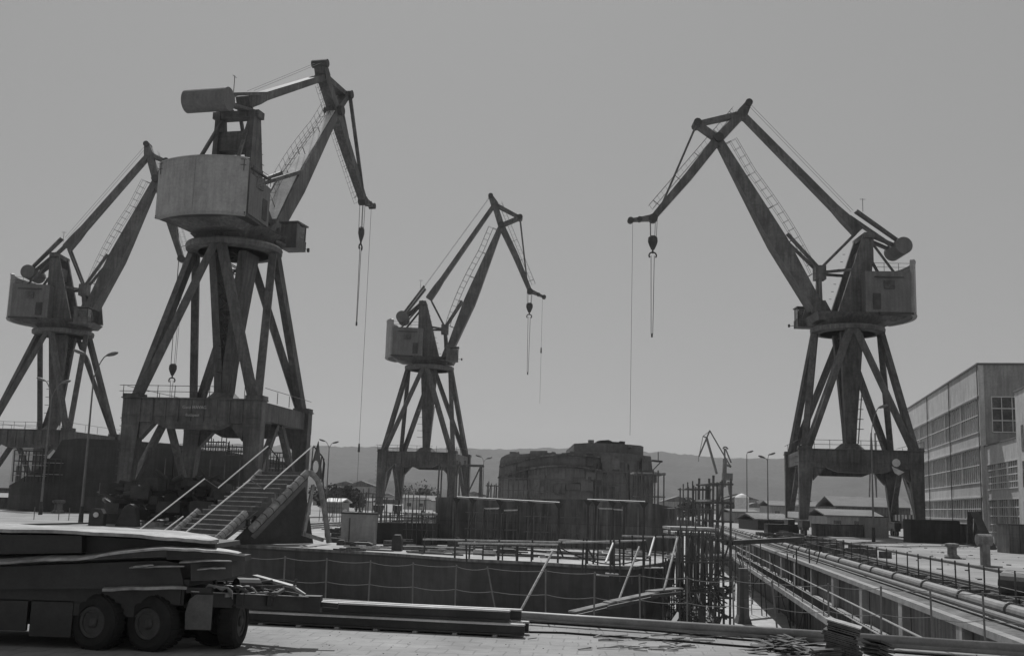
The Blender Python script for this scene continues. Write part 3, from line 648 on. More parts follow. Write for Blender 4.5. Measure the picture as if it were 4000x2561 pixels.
for i in range(24):
    c_ = Vector((tx(r14.uniform(745, 1090)), ty+r14.uniform(.5, 1.9), r14.uniform(.98, 1.16))); v_ = Vector((r14.uniform(-.3, .3), r14.uniform(-.2, .2), r14.uniform(-.06, .1))); m.beam(c_-v_, c_+v_, r14.uniform(.02, .08), r14.uniform(.02, .06))
m.build('coupling_gear', 'scrap', tb_)
# load: bent plates resting on the trailer
def sheet(name, lab, edge, depth, dz, m_='light_plate', tk=.03, side=None, taper=.12):
    m_ = 'sheet_steel' if m_ == 'light_plate' else m_
    # edge: (px, py, Y) points of the near edge; the plate runs back by depth with rise dz
    m = MB(); n = len(edge); edge = [e2 for a, b in zip(edge[:-1], edge[1:]) for e2 in [a]+[tuple(a[q]+(b[q]-a[q])*t+(rnd.uniform(-2.2, 2.2) if q == 1 else 0) for q in range(3)) for t in (.33, .66)]]+[edge[-1]]; n = len(edge); near = [D(*e) for e in edge]; 
    far = [p+Vector((rnd.uniform(-.03, .03)-(.5 if i == n-1 and depth > 1 else 0), depth*(1-(1-taper)*max(0, i/(n-1)*2-1)**1.5), dz*(1-i/(n-1)))) for i, p in enumerate(near)]
    ring = lambda i: [near[i], near[i]-Vector((0, 0, tk)), far[i]-Vector((0, 0, tk)), far[i]]
    m.loft([ring(i) for i in range(n)]); return m.build(name, m_, label=lab, cat='steel plate', group='steel plates loaded on the trailer')
Yt = ty-.1
sheet('steel_plate', 'top light steel plate on the trailer, wide and gently bowed', [(-300, 2050, Yt), (40, 2066, Yt), (300, 2072, Yt), (500, 2083, Yt), (650, 2097, Yt), (760, 2104, Yt+.1), (850, 2110, Yt+.2)], 2.6, .0, tk=.06)
m = MB(); m.prism([D(-300, 2082, Yt+.12), D(320, 2090, Yt+.12), D(318, 2158, Yt+.12), D(-300, 2168, Yt+.12)], (0, 2.2, 0)); m.build('box_section', 'trailer_paint', label='dark box section under the top plate, left half of the load', cat='steel section', group='steel sections on the trailer')
m = MB(); m.prism([D(322, 2092, Yt+.35), D(840, 2122, Yt+.35), D(842, 2140, Yt+.35), D(330, 2165, Yt+.35)], (0, 1.9, 0)); m.build('box_section', 'dark_steel', label='thin dark section under the right end of the top plate', cat='steel section', group='steel sections on the trailer')
sheet('steel_plate', 'wavy light steel plate lying under the dark box section, lower layer of the load', [(-300, 2212, Yt-.25), (40, 2192, Yt-.25), (170, 2180, Yt-.25), (260, 2180, Yt-.25), (330, 2175, Yt-.25), (420, 2160, Yt-.25), (520, 2148, Yt-.25), (640, 2138, Yt-.2), (760, 2142, Yt-.1), (880, 2152, Yt), (957, 2162, Yt)], 1.1, .14, tk=.04)
m = MB(); m.prism([D(650, 2146, Yt+.03), D(956, 2168, Yt+.03), D(957, 2190, Yt+.03), D(650, 2184, Yt+.03)], (0, .5, 0)); m.build('steel_channel', 'dark_steel', label='dark channel end sticking out beside the wavy plate', cat='steel section', group='steel sections on the trailer')
m = MB(); m.prism([D(-300, 2225, Yt), D(300, 2200, Yt), D(640, 2188, Yt), D(700, 2200, Yt), D(720, 2296, Yt), D(-300, 2300, Yt)], (0, 2.1, 0)); m.build('plate_stack', 'trailer_paint', label='big dark stack of steel filling the middle of the trailer load', cat='steel stack')
sheet('steel_plate', 'narrow light strip plate on edge above the trailer wheels', [(400, 2297, Yt-.1), (520, 2291, Yt-.1), (640, 2289, Yt-.1), (728, 2290, Yt-.1)], .25, .05, tk=.05)
m = MB(); m.prism([D(745, 2196, Yt), D(905, 2190, Yt), D(906, 2252, Yt), D(860, 2262, Yt), D(745, 2268, Yt)], (0, 1.0, 0)); m.build('steel_block', 'dark_steel', label='dark squarish steel block at the right end of the load', cat='steel block')
for i, (x0, x1, y0, lab) in enumerate([(505, 720, 2208, 'long thin light offcut sheet above the dark stack'), (700, 900, 2188, 'thin offcut sheet on the dark steel block'), (770, 880, 2216, 'small bright folded offcut on the face of the dark block'), (520, 600, 2204, 'short light offcut at the left end of the thin sheets')]):
    sheet('offcut_sheet', lab, [(x0, y0+6, Yt-.14-.03*i), ((x0+x1)/2, y0+rnd.uniform(-3, 2), Yt-.14-.03*i), (x1, y0, Yt-.14-.03*i)], .3, .03, tk=.02)
# crumpled tarp over the tow bar end
m = MB(); gr = []
for i in range(8):
    row = []
    for j in range(5): row.append(D(745+i*24+rnd.uniform(-5, 5), 2300+(-14 if 2 < i < 7 else 6)+rnd.uniform(-9, 9)+(i > 5)*8, Yt+.25+j*.14)-Vector((0, 0, .04*j*(i % 2))))
    gr.append(row)
for r_ in gr: m.v += r_
for i in range(7):
    for j in range(4): a = i*5+j; m.f.append((a, a+5, a+6, a+1))
o = m.build('crumpled_sheet', 'light_plate', label='crumpled pale sheet over the front of the trailer by the tow bar', cat='sheet'); sf = o.modifiers.new('thickness', 'SOLIDIFY'); sf.thickness = .012
# ------------------------------------------------------------ ship section in the dock, front
hull = thing('ship_section', 'long dark ship section in the dock with a pale cluttered deck, in front of everything', 'ship section', G(1800, 2185, 0))
fe = [(300, 2095), (800, 2122), (1100, 2138), (1500, 2160), (1800, 2183), (2080, 2196), (2350, 2212), (2480, 2215), (2580, 2200), (2640, 2180)]
front = [G(x, y, .1) for x, y in fe]
back = [front[-1]+dd*12, front[-1]+dd*46+dn*-3, K(-33, front[-1].y+50), K(-33, front[0].y)]
outline = [Vector((p.x, p.y, .1)) for p in front+back]
cen = sum(outline, Vector())/len(outline)
def ring_at(z, s): 
    return [Vector((cen.x+(p.x-cen.x)*s, cen.y+(p.y-cen.y)*s, z)) for p in outline]
MB().loft([ring_at(ZF+.3, .92), ring_at(-2.9, .965), ring_at(-.9, .995), ring_at(.06, 1.)]).build('side_shell', 'hull_steel', hull)
MB().prism([Vector((p.x, p.y, .065)) for p in outline], (0, 0, .05)).build('deck', 'deck', hull)
m = MB()
for a, b in zip(front[:-1], front[1:]): m.beam(a+Vector((0, -.03, -.02)), b+Vector((0, -.03, -.02)), .1, .14)
m.build('gunwale', 'hull_primer', hull)
# ------------------------------------------------------------ upper hull block on the deck
ub = thing('hull_block', 'plain dark grey hull block standing on the deck behind the pipe scaffolds', 'hull block', G(2150, 2135, .1))
YB = 73
lt_ = [(1702, 1940, YB), (1790, 1941, YB), (2300, 1950, YB-.6), (2470, 1956, YB-1.5), (2560, 1966, YB-2.2), (2648, 1984, YB-1)]
bt_ = [(1700, 2115), (1790, 2120), (2300, 2142), (2470, 2150), (2560, 2152), (2636, 2140)]
topv = [D(*q) for q in lt_]; botv = [Vector((D(x, y, q[2]).x, q[2]-.02, .12)) for (x, y), q in zip(bt_, lt_)]
m = MB()
for i in range(len(topv)-1):
    a, b = topv[i], topv[i+1]; c, d = botv[i+1], botv[i]
    m.prism([d, c, b, a], (0, .3, 0))
m.prism([botv[-1]+Vector((.01, .3, 0)), topv[-1]+Vector((.01, .3, 0)), topv[-1]+Vector((-.3, 11, 0)), botv[-1]+Vector((-.3, 11, 0))], (-.3, 0, 0))
m.prism([botv[0]+Vector((0, .31, 0)), topv[0]+Vector((0, .31, 0)), topv[0]+Vector((0, 11, 0)), botv[0]+Vector((0, 11, 0))], (.3, 0, 0))
m.build('side_plating', 'hull_primer', ub)
m = MB().prism([p+Vector((0, .32, -.3)) for p in topv]+[topv[-1]+Vector((-.3, 10.9, -.3)), topv[0]+Vector((.3, 10.9, -.3))], (0, 0, .1)); m.build('top_plating', 'hull_primer', ub)
m = MB()
for i in range(16):
    x = 1712+i*60; a = D(x, 1945, YB-1.9 if x > 2300 else YB-.25); m.box((a.x, YB-.12 if x < 2290 else YB-2.3+.3, 1.5), (.12, .14, 2.7))
m.build('stiffeners', 'hull_primer', ub)
# ------------------------------------------------------------ far ship under construction (middle)
def silhouette_ship(name, lab, tiers, Y, mat_, curve=6.):
    root = thing(name, lab, 'ship', D(tiers[0][1][0][0]*.5+tiers[0][1][-1][0]*.5, 1985, Y))
    root.location.z = 0
    for nm, pts, zb, dep, bulge, mt in tiers:
        tops = [D(x, y, Y) for x, y in pts]; x0, x1 = tops[0].x, tops[-1].x; m = MB(); N = len(tops)
        fr = []
        for p in tops:
            t = (p.x-x0)/(x1-x0)*2-1; off = -bulge*(1-abs(t)**2.6); fr.append((p.x, Y+off, p.z))
        ring = lambda i: [Vector((fr[i][0], fr[i][1], zb)), Vector((fr[i][0], fr[i][1]-.2, fr[i][2])), Vector((fr[i][0], Y+dep, fr[i][2])), Vector((fr[i][0], Y+dep, zb))]
        m.loft([ring(i) for i in range(N)]); m.build(nm, mt, root)
    return root
midship = silhouette_ship('ship_stern', 'rounded stern of an unfinished ship rising behind the hull block', [
    ('hull', [(1948, 1850), (1953, 1800), (1958, 1787), (1975, 1778), (2000, 1772), (2027, 1768), (2028, 1777), (2068, 1776), (2069, 1766), (2132, 1767), (2133, 1775), (2148, 1775), (2149, 1771), (2162, 1773), (2168, 1784), (2185, 1784), (2186, 1776), (2215, 1775), (2216, 1770), (2290, 1772), (2420, 1775), (2540, 1782), (2541, 1790), (2550, 1850)], .2, 30, 6, 'hull_far'),
    ('poop_deck', [(2242, 1732), (2300, 1731), (2420, 1736), (2500, 1740), (2513, 1744)], D(2380, 1775, 150).z-.5, 20, 2, 'hull_far'),
    ('deck_gear', [(2332, 1722), (2345, 1720), (2375, 1719), (2390, 1726), (2415, 1727), (2420, 1723), (2441, 1724)], D(2380, 1738, 150).z-.5, 4, 1, 'dark_steel')], 150, 'hull_far')
def bow_pt(px, py, out_=0.):
    p = D(px, py, 150); x0, x1 = D(1948, 1850, 150).x, D(2550, 1850, 150).x; t = max(-1, min(1, (p.x-x0)/(x1-x0)*2-1)); return Vector((p.x, 150-6*(1-abs(t)**2.6)-out_, p.z))
for (xa, ya, xb, yb, drop) in ((1950, 1825, 2330, 1795, 22), (1944, 1868, 2350, 1848, 30)):
    m = MB(); pts = [(xa+(xb-xa)*k/16, ya+(yb-ya)*k/16-drop*math.sin(k/16*3.14)) for k in range(17)]
    for a, b in zip(pts[:-1], pts[1:]):
        m.prism([bow_pt(*a), bow_pt(*b), bow_pt(b[0], b[1], .75), bow_pt(a[0], a[1], .75)], (0, 0, .22))
    m.build('deck_edge', 'hull_primer', midship)
r13 = random.Random(31)
for k in range(34):
    px = r13.uniform(1965, 2520); py = r13.uniform(1800 if px < 2240 else 1760, 1930); w_ = r13.uniform(20, 80); h_ = r13.uniform(14, 46)
    a, b, c, d_ = bow_pt(px, py, .3), bow_pt(px+w_, py, .3), bow_pt(px+w_, py+h_, .3), bow_pt(px, py+h_, .3)
    MB().prism([a, b, c, d_], (0, .12, 0)).build('plate_panel', r13.choice(['hull_primer', 'hull_far', 'hull_primer', 'house_side']), midship)
for k in range(5):
    px = r13.uniform(1975, 2500); a = bow_pt(px, r13.uniform(1790, 1850), .35); MB().cyl(a, Vector((a.x+r13.uniform(-1, 1), a.y-.1, .3)), .1, n=5).build('hanging_pipe', 'dark_steel', midship)
bl = [(2004, 1762, 26, 12), (2100, 1764, 22, 14), (2190, 1780, 18, 10), (2300, 1722, 20, 12), (2455, 1738, 14, 8)]
for px, py, w_, h_ in bl:
    a = bow_pt(px, py, -2.); MB().box(a+Vector((0, 0, -.3)), (w_/F*150, 1.2, h_/F*150)).build('loose_block', 'hull_far', midship)
m = MB(); a = D(2545, 1798, 150); m.beam(a, a+Vector((1.4, 0, -.1)), 1.5, .2); m.cyl(a+Vector((.9, 0, 0)), a+Vector((.9, 0, 1.2)), .05, n=4); m.beam(a+Vector((1.2, 0, -.2)), a+Vector((0, 0, -1.5)), .12, .12); m.build('outrigger_staging', 'dark_steel', midship)
# ------------------------------------------------------------ far ship at the left
leftship = silhouette_ship('ship_hull', 'huge black hull with slanting bow behind the nearest crane, left side', [
    ('bow', [(38, 1895), (100, 1868), (150, 1845), (190, 1820), (225, 1790), (252, 1755), (272, 1722), (330, 1716), (400, 1718), (530, 1724), (620, 1730), (682, 1734)], .1, 24, 2.5, 'hull_steel'),
    ('midbody', [(683, 1760), (760, 1760), (884, 1762), (885, 1776), (950, 1778), (1000, 1782)], .1, 22, .5, 'hull_steel')], 150, 'hull_steel')
m = MB()
for i in range(9):
    x = 480+i*58; a = D(x, 1735, 149)+Vector((0, -.6, 0)); m.box((a.x, a.y+.4, 4.), (.1, .2, 7.))
m.build('frame_ribs', 'hull_primer', leftship)
# scaffolds over the left ship
def scaffold(lab, x0, x1, ytop, ybot, Y, nx, nz, dep=1.3, extra=0., plank=True, tall=None, grp=None, r=.05, zb=None):
    a, b = D(x0, ytop, Y), D(x1, ytop, Y); zt = a.z; z0 = D(x0, ybot, Y).z if zb is None else zb
    t = thing('scaffold', lab, 'scaffold', ((a.x+b.x)/2, Y, z0), grp)
    for i in range(nx+1):
        x = a.x+(b.x-a.x)*i/nx
        for y in (Y, Y+dep):
            h = zt+(rnd.uniform(-.3, extra) if extra else 0)
            MB().cyl((x+rnd.uniform(-.05, .05), y, z0), (x+rnd.uniform(-.08, .08), y, h), r, n=5).build('pole', 'dark_steel', t)
    for k in range(nz):
        z = z0+(zt-z0)*(k+1)/nz-.02; m = MB()
        for y in (Y, Y+dep): m.cyl((a.x, y-.05, z), (b.x, y-.05, z), r*.9, n=5)
        m.build('ledger', 'dark_steel', t)
        if plank: MB().box(((a.x+b.x)/2, Y+dep/2, z-.5), (abs(b.x-a.x)+.4, dep*.85, .08)).build('plank', 'timber', t)
    return t
scaffold('pipe scaffold with tall poles on top of the black hull behind the nearest crane', 765, 885, 1722, 1762, 151, 6, 2, extra=1.6, r=.07)
scaffold('low scaffold right of the tall one on the black hull', 890, 960, 1742, 1780, 151, 4, 2, extra=1.2, r=.06)
scaffold('scaffold far left behind the crane portal beside the slanting bow', 60, 170, 1757, 1880, 146, 4, 3, r=.08)
scaffold('scaffold between the far left crane legs', 170, 240, 1790, 1880, 147, 3, 2, r=.08)
scaffold('small scaffold tower seen through the stair handrails', 1060, 1130, 1765, 1850, 120, 3, 2, r=.05)
# ------------------------------------------------------------ stairs on the deck
so_ = G(655, 2118, .12); sdir = Vector((.6, .8, 0)); swd = Vector((.8, -.6, 0))
st = thing('access_stairs', 'movable steel stairs with pale handrails and a pierced triangular plate at the top', 'stairs', G(900, 2120, .12))
def SV(s, w_, z): return so_+sdir*s+swd*w_+Vector((0, 0, z))
W_ = 4.0; run = .52; nst = 8; rise = .262
# lower flight (wide), landing, upper flight
def flight(s0, z0, n, w0, w1, run):
    for i in range(n):
        s = s0+i*run; z = z0+(i+1)*rise
        MB().prism([SV(s, w0, z), SV(s+run+.03, w0, z), SV(s+run+.03, w1, z), SV(s, w1, z)], (0, 0, .05)).build('tread', 'step_plate', st)
        MB().prism([SV(s-.03, w0, z+.004), SV(s-.001, w0, z+.004), SV(s-.001, w1, z+.004), SV(s-.03, w1, z+.004)], (0, 0, .05)).build('nosing', 'light_plate', st)
        MB().prism([SV(s+run, w0, z+.052), SV(s+run+.02, w0, z+.052), SV(s+run+.02, w1, z+.052), SV(s+run, w1, z+.052)], (0, 0, rise-.054)).build('riser', 'step_plate', st)
flight(.0, 0, 7, .1, W_-.1, .36)
flight(2.75, 7*rise+.0, 8, .1, W_-.1, .44)
ztop = 15*rise; s_top = 2.75+8*.44
MB().prism([SV(s_top, 0, ztop+.05), SV(s_top+1.0, 0, ztop+.05), SV(s_top+1.0, W_, ztop+.05), SV(s_top, W_, ztop+.05)], (0, 0, .06)).build('top_landing', 'step_plate', st)
MB().prism([SV(2.56, .1, 7*rise), SV(2.74, .1, 7*rise), SV(2.74, W_-.1, 7*rise), SV(2.56, W_-.1, 7*rise)], (0, 0, .04)).build('half_landing', 'step_plate', st)
# thick side stringers, lower and upper, near side padded
for w0, nm in ((-.16, 'stringer'), (W_-.1, 'stringer')):
    for s0, z0, s1, z1 in ((-.2, -.05, 2.0, 1.65), (2.45, .75, s_top+.15, ztop+.15)):
        m = MB(); k = 9
        for i in range(k):
            t0, t1 = i/k+.006, (i+1)/k-.006
            p0 = SV(s0+(s1-s0)*t0, w0+.12, z0+(z1-z0)*t0+.1); p1 = SV(s0+(s1-s0)*t1, w0+.12, z0+(z1-z0)*t1+.1)
            m.cyl(p0, p1, .22, n=10)
        m.build(nm, 'stringer', st)
        m = MB().prism([SV(s0, w0+.1, z0-.25), SV(s1, w0+.1, z1-.25), SV(s1, w0+.1, z1-.6), SV(s0+.3, w0+.1, max(z0-.4, .02))], swd*.05); m.build('stringer_web', 'step_plate', st)
# other side goes down steeply: backing frame and triangle
m = MB(); 
m.path([SV(s_top+.1, W_, ztop+.25), SV(s_top+.5, W_, ztop+.2), SV(s_top+1.0, W_, ztop-.2), SV(s_top+1.35, W_, ztop-.9), SV(s_top+1.7, W_+.05, ztop*.45), SV(s_top+2.1, W_+.1, .1)], .17, 10)
m.build('rear_support', 'stringer', st)
MB().cyl(SV(s_top+.9, 0, ztop-.2), SV(s_top+2.0, -.1, .1), .14, n=10).build('rear_support', 'stringer', st)
m = MB(); m.beam(SV(s_top+.75, W_-.1, ztop-.5), SV(s_top+.2, W_-.1, .5), .12, .22); m.beam(SV(s_top+.2, W_-.1, .6), SV(s_top+1.8, W_-.1, .25), .12, .22); m.build('support_brace', 'stringer', st)
m = MB(); m.prism([SV(1.6, W_-.7, .02), SV(s_top+1.6, W_-.7, .02), SV(s_top+.6, W_-.7, ztop-.3), SV(s_top-.1, W_-.7, ztop-.35)], -swd*.06); m.build('under_stair_shade', 'dark_steel', st)  # dark sheet standing in for the shaded void beneath the stairs
# triangular plate with a round hole at the top
hc = SV(s_top+.75, W_, ztop+.75); n_ = 20; tri = [SV(s_top+.25, W_, ztop+.1), SV(s_top+1.35, W_, ztop-.15), SV(s_top+.85, W_, ztop+2.1)]
hole = [hc+(sdir*math.cos(2*math.pi*i/24)*.25+Vector((0, 0, 1))*math.sin(2*math.pi*i/24)*.36)+Vector((0, 0, -.15)) for i in range(24)]
def on_tri(d):
    best = None; o2 = hc+Vector((0, 0, -.15))
    for a, b in ((tri[0], tri[1]), (tri[1], tri[2]), (tri[2], tri[0])):
        ex = (b-a); s1 = ex.dot(sdir); z1 = ex.z; ds, dz_ = d.dot(sdir), d.z; as_, az_ = (a-o2).dot(sdir), (a-o2).z
        det = ds*(-z1)-(-s1)*dz_
        if abs(det) < 1e-6: continue
        t = (as_*(-z1)-(-s1)*az_)/det; q = (ds*az_-dz_*as_)/det
        if t > 0 and -1e-6 <= q <= 1+1e-6 and (best is None or t < best): best = t
    return o2+d*(best or .4)
outr = [on_tri((h-(hc+Vector((0, 0, -.15))))) for h in hole]
m = MB()
for i in range(24):
    j = (i+1) % 24; m.prism([hole[i], hole[j], outr[j], outr[i]], swd*.05)
for k_ in tri:
    i = min(range(24), key=lambda q: (outr[q]-k_).length)
    for j in ((i+1) % 24, (i-1) % 24): m.prism([outr[i], outr[j], k_], swd*.05)
m.build('pierced_plate', 'hull_primer', st)
# handrails
def rl(w0, pts, nm='handrail', mt='rail_white', r=.038): MB().path([SV(s, w0, z) for s, z in pts], r, 6).build(nm, mt, st)
for w0 in (.0, W_-.02):
    rl(w0, [(-2.1, .55), (2.2, 3.6)]); rl(w0, [(2.2, 3.6), (3.2, 3.1)], 'rail_joint', 'lamp_metal', .02)
    rl(w0, [(3.2, 3.1), (s_top+.5, 5.75)])
    rl(w0, [(s_top+.5, 5.75), (s_top+1.3, ztop+1.2), (s_top+1.5, ztop+.8), (s_top+1.45, ztop-.2), (s_top+1.9, .4)], 'rear_rail', 'dark_steel', .04)
    for s_, zb_, zt_ in ((s_top+.42, ztop, 5.7), (s_top+1.35, ztop-.3, ztop+1.1), (s_top+1.15, ztop-.2, ztop+1.2)): MB().cyl(SV(s_, w0, zb_), SV(s_+.08, w0, zt_), .035, n=5).build('rail_post', 'dark_steel', st)
rl(W_*.5, [(-2.1, .5), (-.6, 1.5)])
rl(W_-.05, [(2.9, 1.9), (2.3, 1.5), (1.4, 1.3)], 'loose_cable', 'lamp_metal', .02)
# ------------------------------------------------------------ pipe scaffolds at the edge of the front ship section
def pframe(lab, x0, y0, x1, y1, Y0, Y1, ups, zbot, rails=(), diag=()):
    a, b = D(x0, y0, Y0), D(x1, y1, Y1); t = thing('pipe_scaffold', lab, 'scaffold', ((a.x+b.x)/2, (Y0+Y1)/2, max(zbot, .1)), 'pipe scaffolds on the front ship section')
    MB().cyl(a, b, .05, n=8).build('top_pipe', 'kerb_pipe', t)
    for px, zb, dx in ups:
        s = (px-x0)/(x1-x0); p = a.lerp(b, s); MB().cyl((p.x, p.y, p.z), (p.x+dx, p.y, zb), .05, n=6).build('upright', 'dark_steel', t)
        MB().prism([(p.x-.22, p.y-.03, p.z-.02), (p.x+.22, p.y-.03, p.z-.02), (p.x, p.y-.03, p.z-.35)], (0, .06, 0)).build('gusset', 'dark_steel', t)
    return t, a, b
Y9 = 53.5
t1, a1_, b1_ = pframe('pipe scaffold frame with two inner door shapes, left one at the deck edge', 1785, 1941, 2186, 1963, 55, Y9, [(1785, .12, 0), (1850, .12, -.1), (1957, .12, 0), (2030, .12, 0), (2080, .12, .05), (2184, -1.2, 0)], .1)
for (xa, xb, yy) in ((1892, 1950, 1985), (1968, 2022, 1992)):
    pa, pb = D(xa, yy, 54), D(xb, yy-1, 54)
    MB().cyl(pa, pb, .04, n=6).build('inner_bar', 'light_plate', t1)
    for q in (pa, pb): MB().cyl(q, (q.x, q.y, .12), .04, n=5).build('inner_post', 'dark_steel', t1)
t2, a2_, b2_ = pframe('second pipe scaffold frame, right of the left one over the deck edge', 2295, 1951, 2520, 1960, Y9, 52.5, [(2298, .12, 0), (2330, .1, -.1), (2395, -1.3, -.05), (2440, .12, 0), (2515, -2.6, .1)], .1)
for (xa, xb, yy) in ((2338, 2392, 1984), (2396, 2432, 1988)):
    pa, pb = D(xa, yy, 52.4), D(xb, yy+2, 52.4)
    MB().cyl(pa, pb, .04, n=6).build('inner_bar', 'light_plate', t2); MB().cyl(pa, (pa.x, pa.y, .12), .04, n=5).build('inner_post', 'dark_steel', t2)
# planked staging platform around the section end
sg = thing('staging', 'long staging of planks on hanging pipes along the deck edge with leaning pale poles', 'staging', G(2350, 2170, .1))
for x0, y0, x1, y1, Ya, Yb in ((1655, 2105, 2190, 2116, 53, 51.5), (1790, 2120, 2180, 2126, 50.5, 50), (2185, 2108, 2420, 2120, 51, 50), (2200, 2118, 2520, 2110, 49, 50), (2430, 2092, 2660, 2098, 51, 50.5), (2370, 2140, 2620, 2172, 53, 53)):
    MB().beam(D(x0, y0, Ya), D(x1, y1, Yb), .3, .07).build('plank', 'timber', sg)
for x, yt, yb, Y in ((1660, 2105, 2160, 53), (1820, 2112, 2200, 52), (1950, 2115, 2170, 51), (2080, 2116, 2185, 51), (2280, 2110, 2230, 49.5), (2292, 2110, 2240, 49.5), (2385, 2115, 2380, 49), (2398, 2115, 2260, 49), (2420, 2112, 2270, 49.5), (2512, 2100, 2400, 49.8), (2560, 2095, 2300, 50), (2590, 2095, 2420, 50), (2655, 2095, 2450, 49.5), (2470, 2100, 2280, 50), (2540, 2180, 2330, 49), (2600, 2190, 2340, 49)):
    MB().cyl(D(x, yt-10, Y), D(x+rnd.uniform(-6, 6), yb, Y), .045, n=6).build('hanger', 'dark_steel', sg)
for x0, y0, x1, y1, Y in ((2180, 2130, 2200, 2175, 50), (2295, 2140, 2325, 2190, 49.3), (2520, 2110, 2540, 2190, 49.5), (2650, 2105, 2700, 2350, 49)):
    MB().cyl(D(x0, y0, Y), D(x1, y1, Y), .045, n=6).build('brace', 'dark_steel', sg)
for x0, y0, x1, y1, Y in ((2497, 2134, 2413, 2352, 47), (2646, 2100, 2594, 2300, 46), (2395, 2120, 2366, 2195, 48), (2160, 2150, 2030, 2390, 44), (2556, 2098, 2535, 2172, 48.5)):
    MB().cyl(D(x0, y0, Y+1), D(x1, y1, Y-1), .05, n=6).build('leaning_pole', 'light_plate', sg)
for x0, y0, x1, y1, mt_ in ((1790, 2135, 2060, 2142, 'dark_steel'), (2080, 2150, 2330, 2168, 'dark_steel'), (2370, 2138, 2600, 2160, 'dark_steel'), (2110, 2172, 2420, 2186, 'hull_primer'), (1500, 2128, 1760, 2136, 'dark_steel'), (1320, 2112, 1470, 2118, 'light_plate'), (2380, 2128, 2560, 2142, 'light_plate'), (1850, 2150, 2010, 2158, 'light_plate')):
    a, b = G(x0, y0, .2), G(x1, y1, .2); MB().beam(a, b, .14, .12).build('long_bar', mt_, sg)
m = MB(); a, b = G(2190, 2140, .9), G(2540, 2175, .5); m.path([a.lerp(b, t/14)-Vector((0, 0, .5*math.sin(t/14*3.14))) for t in range(15)], .03, 5); m.build('sagging_cable', 'dark_steel', sg)
# lower planks
for x0, y0, x1, y1, z in ((2235, 2388, 2420, 2345, -1.65), (2370, 2352, 2560, 2312, -1.65), (2540, 2308, 2650, 2296, -1.6)):
    a, b = D(x0, y0, 45), D(x1, y1, 46.5); MB().beam(a, b, .5, .06).build('lower_plank', 'old_stone', sg)
    MB().beam(a+Vector((0, -.5, -.15)), b+Vector((0, -.5, -.15)), .1, .12).build('plank_bearer', 'dark_steel', sg)
for x0, y0, x1, y1 in ((2330, 2244, 2378, 2247), (2365, 2238, 2415, 2241), (2517, 2216, 2590, 2216)):
    MB().beam(D(x0, y0, 49), D(x1, y1, 49), .3, .05).build('short_plank', 'light_plate', sg)
# tangle of tower scaffold at the end of the section
def tower(lab, x0, x1, yt, zb, Y, nx, nz, dep, mtl='scaffold_steel', r=.05, deck=()):
    a, b = D(x0, yt, Y), D(x1, yt, Y); t = thing('scaffold_tower', lab, 'scaffold', ((a.x+b.x)/2, Y+dep/2, zb), 'scaffold towers at the end of the ship section')
    H = a.z-zb
    for i in range(nx+1):
        for j in (0, 1):
            x = a.x+(b.x-a.x)*i/nx; MB().cyl((x+rnd.uniform(-.1, .1), Y+j*dep, zb), (x+rnd.uniform(-.1, .1), Y+j*dep, a.z+rnd.uniform(-.1, .5)), r, n=5).build('pole', mtl, t)
    for k in range(1, nz+1):
        z = zb+H*k/nz; m = MB()
        for y in (Y, Y+dep): m.cyl((a.x-.2, y-.05, z), (b.x+.2, y-.05, z), r*.8, n=5)
        for x in (a.x, b.x): m.cyl((x, Y, z), (x, Y+dep, z), r*.8, n=5)
        m.build('ledger', mtl, t)
        if k in deck: MB().box(((a.x+b.x)/2, Y+dep/2, z+.1), (b.x-a.x+.5, dep*.9, .12)).build('platform', 'timber', t)
    for k in range(nz):
        i = rnd.randrange(nx); x = a.x+(b.x-a.x)*i/nx; x2 = a.x+(b.x-a.x)*(i+1)/nx; MB().cyl((x, Y-.08, zb+H*k/nz), (x2, Y-.08, zb+H*(k+1)/nz), r*.8, n=5).build('cross_brace', mtl, t)
    return t
tower('tall dark scaffold tower at the right end of the ship section', 2780, 2850, 1888, ZF, 62, 3, 8, 4., r=.07, deck=(4, 7))
tower('lower scaffold tower left of the tall dark one', 2690, 2775, 1908, ZF, 66, 5, 6, 3., r=.045, deck=(4,))
tower('dense low scaffold directly at the end plating of the ship section', 2650, 2780, 1985, ZF, 58, 8, 5, 4., r=.04, deck=(4,))
tower('foremost scaffold of thin poles with a pale platform beside the ship section', 2640, 2790, 2070, ZF, 54, 8, 4, 3., r=.035, deck=(4,))
m = MB()
for i in range(60):
    c = D(rnd.uniform(2620, 2840), rnd.uniform(2280, 2430), rnd.uniform(52, 60)); d_ = Vector((rnd.uniform(-1, 1), rnd.uniform(-1, 1), rnd.uniform(-.7, .7))); m.beam(c, c+d_*1.3, rnd.uniform(.05, .3), .05)
m.build('scaffold_debris', 'dark_steel', kind='stuff', label='tangle of dark pipes and planks at the foot of the scaffold towers', cat='debris')
# scaffold in front of the stern ship and at the centre left
tower('trapezoid scaffold leaning against the right side of the ship stern', 2487, 2590, 1850, .15, 92, 5, 3, 2.5, r=.06, deck=(3,))
tower('small scaffold at the left foot of the rounded stern', 1905, 1952, 1895, .15, 110, 4, 3, 2., r=.05, deck=())
tower('platform scaffold with ladder, in front of the middle crane right legs', 1716, 1790, 1815, .15, 92, 2, 2, 2.5, r=.07, deck=(1,))
tower('raised platform scaffold right of the middle crane', 1820, 1880, 1815, .15, 92, 1, 2, 2.5, r=.08, deck=(1,))
tower('wide low pipe rack on the deck below the middle crane', 1460, 1655, 1940, .15, 80, 7, 2, 3., r=.035, deck=())
tower('small pipe frame left of the low pipe rack', 1405, 1455, 1925, .15, 82, 2, 1, 2., r=.045, deck=())
tower('thin scaffold standing close along the left half of the rounded stern', 1965, 2150, 1865, .15, 138, 9, 4, 1.2, r=.045)
